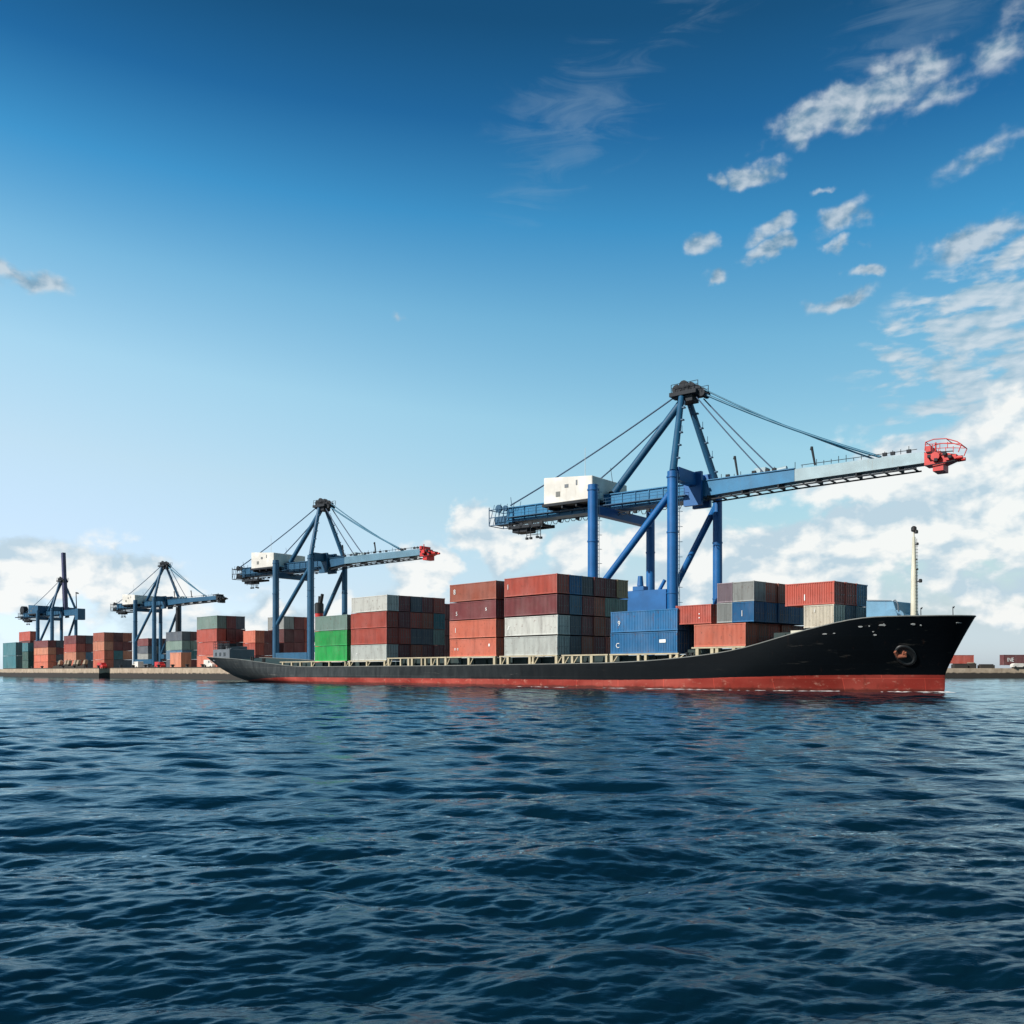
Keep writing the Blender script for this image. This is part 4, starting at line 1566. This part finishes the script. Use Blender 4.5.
# ================================================================== small things on the quay and the far pier
def quay_item(name, s, w, label, cat, group=None, z=QZ, rz=0.0):
    e = empty(name, S(s, w, z), -TH + rz)
    tag(e, label, cat, group)
    return e


# vans and trucks parked near the edge
van_mats = {'white': M['white'], 'red': M['red'], 'blue': M['light_blue']}


def van(s, w, colour, label, big=1.0, rz=0.0):
    e = quay_item('parked_van', s, w, label, 'van', None, QZ, rz)
    e.scale = (big,) * 3
    k = MB()
    k.prism([(0, .35), (5.2, .35), (5.3, .9), (5.1, 1.2), (4.4, 1.35), (3.8, 2.2), (.1, 2.3), (0, 2.1)], 0, 1.9)
    k.bevel(.06).build('body', van_mats[colour], e)
    k = MB()
    k.box(3.0, 3.75, -.02, 1.92, 1.4, 2.0)
    k.build('window', M['glass'], e)
    for x in (1.0, 4.2):
        for y in (-.04, 1.7):
            k = MB()
            k.lathe((x, y, .36), (0, 1, 0), [(0, .36), (.24, .36)], 14)
            k.build('wheel', M['fender'], e)


van(-161, 23.0, 'white', 'white van parked at the quay edge by the ship stern', 1.0)
van(-196, 23.5, 'red', 'red van parked under the third crane', .85)
van(-207, 24.5, 'white', 'white van parked beneath the third crane girder', .95, R(180))
van(-246, 24.0, 'red', 'red van parked at the quay edge left of the water gap', .9)
# concrete barrier blocks leaning along the edge
for i in range(6):
    e = quay_item('concrete_barrier', -290 + i * 5.0, 23 + (i % 2) * .6, 'grey concrete barrier in the row on the quay under the raised boom crane', 'barrier', 'concrete barriers on the quay', QZ, R(20))
    k = MB()
    k.prism([(0, 0), (3.4, 0), (4.4, 3.0), (3.6, 3.2), (2.6, 1.2), (.2, .9)], 0, 1.3)
    k.bevel(.05).build('block', concrete, e)
    k = MB()
    k.tube((3.9, .65, 3.0), (4.1, .65, 3.5), .1, .1, 6)
    k.build('lifting_eye', M['rust'], e)
# bollards
b0 = None
for i, s_ in enumerate((-160, -170, -180, -190, -200, -210, -220, -240, -252, -264, -276, -300, -312)):
    if b0 is None:
        k = MB()
        k.lathe((0, 0, 0), (0, 0, 1), [(0, .55), (.1, .42), (.7, .36), (.75, .6), (.98, .62), (1.1, .35)], 14)
        b0 = k.build('bollard', M['black'])
        o = b0
    else:
        o = b0.copy()
        COL.objects.link(o)
    o.location = S(s_, 22.3, QZ)
    tag(o, 'black iron mooring bollard in the row along the quay edge', 'bollard', 'mooring bollards along the quay edge')
# far pier on the right: containers and low sheds
def pier_box(x, y, z, L, W, H, colour, label, letters=None):
    r = bpy.data.objects.new('shipping_container', far_mesh['long'])
    COL.objects.link(r)
    rgb = PAINTS[colour]
    r.color = (*rgb, 1)
    r.location = (x, y, z)
    r.scale = (L / CL, W / CW, H / CH)
    tag(r, label, 'container', 'containers on the far pier')
    return r


PZ = 3.3
pier_box(150.5, 330, PZ + 1.6, 9.6, 3, 3.0, 'brick red', 'red container on blocks on the far pier beside the ship bow')
pier_box(146, 336, PZ + .4, 7.5, 3, 3.0, 'maroon', 'maroon container partly hidden by the ship bow on the far pier')
pb = pier_box(167.6, 324.2, PZ + 1.0, 6.9, 3, 3.6, 'dark maroon', 'dark lettered container on the far pier near the right edge')
mt = Matrix.Translation((1.6, -.03, .95)) @ Matrix.Rotation(R(90), 4, 'X') @ Matrix.Diagonal((1.6, 1, 1, 1))
text_mesh('INE', 1.5, M['mark_white'], pb, 'marking', mt, .02)
e = empty('parked_van', (168.6, 320.4, PZ), 0)
tag(e, 'white van parked before the dark lettered container on the far pier', 'van')
k = MB()
k.prism([(0, .35), (4.6, .35), (4.7, .9), (4.2, 1.1), (3.6, 1.6), (.6, 1.65), (0, 1.2)], 0, 1.9)
k.bevel(.06).build('body', M['white'], e)
for x in (.9, 3.7):
    k = MB()
    k.lathe((x, -.05, .36), (0, 1, 0), [(0, .36), (.3, .36)], 12)
    k.build('wheel', M['fender'], e)
# stone blocks stacked along the pier
rnd = random.Random(4)
x = 142.0
blocks = []
while x < 240:
    L = rnd.uniform(2.2, 5.5)
    if rnd.random() < .72:
        k = MB()
        H = rnd.uniform(.8, 1.7)
        k.box(0, L, 0, 2.4, 0, H)
        k.box(.3, L - .3, .3, 2.1, H, H + .3)
        o = k.bevel(.08).build('stone_block', M['tanstone'] if 'tanstone' in M else concrete)
        o.location = (x, 323.2 + rnd.uniform(0, .8), PZ)
        tag(o, 'weathered beige stone block in the row along the far pier', 'stone block', 'stone blocks along the far pier')
    x += L + rnd.uniform(.3, 1.6)

# foam along the waterline and bow wave
k = MB()
rnd = random.Random(9)


def fleck(cx, cy, L, wdt, zc, hgt, n=12):
    vs = []
    ph = rnd.uniform(0, 6)
    for q in range(n):
        t = 2 * math.pi * q / n
        rr_ = 1 + .3 * math.sin(3 * t + ph) + rnd.uniform(-.15, .15)
        vs.append((cx + L / 2 * math.cos(t) * rr_, cy + wdt / 2 * math.sin(t) * rr_, zc))
    k._add([(cx + L * rnd.uniform(-.2, .2), cy, zc + hgt)] + vs, [(0, 1 + q, 1 + (q + 1) % n) for q in range(n)], True)


for i in range(70):
    s_ = 50.0 - 60 * rnd.random() ** 1.7
    fleck(s_, side_w(s_, 0) - rnd.uniform(.05, .5), rnd.uniform(.3, 2.2), rnd.uniform(.08, .3), .05 + rnd.uniform(0, .05), rnd.uniform(.015, .05))
for i in range(26):
    s_ = 50.2 + rnd.uniform(-.8, .9)
    fleck(s_, 8.5 + rnd.uniform(-.9, .3), rnd.uniform(.4, 1.3), rnd.uniform(.1, .4), .05, rnd.uniform(.02, .10))
fm = NT('sea_foam')
fm.b.inputs['Base Color'].default_value = (.75, .78, .78, 1)
fm.b.inputs['Roughness'].default_value = .9
o = k.build('foam', fm.m)
o.location = S(0, 0, 0)
o.rotation_euler = (0, 0, -TH)
tag(o, kind='stuff')
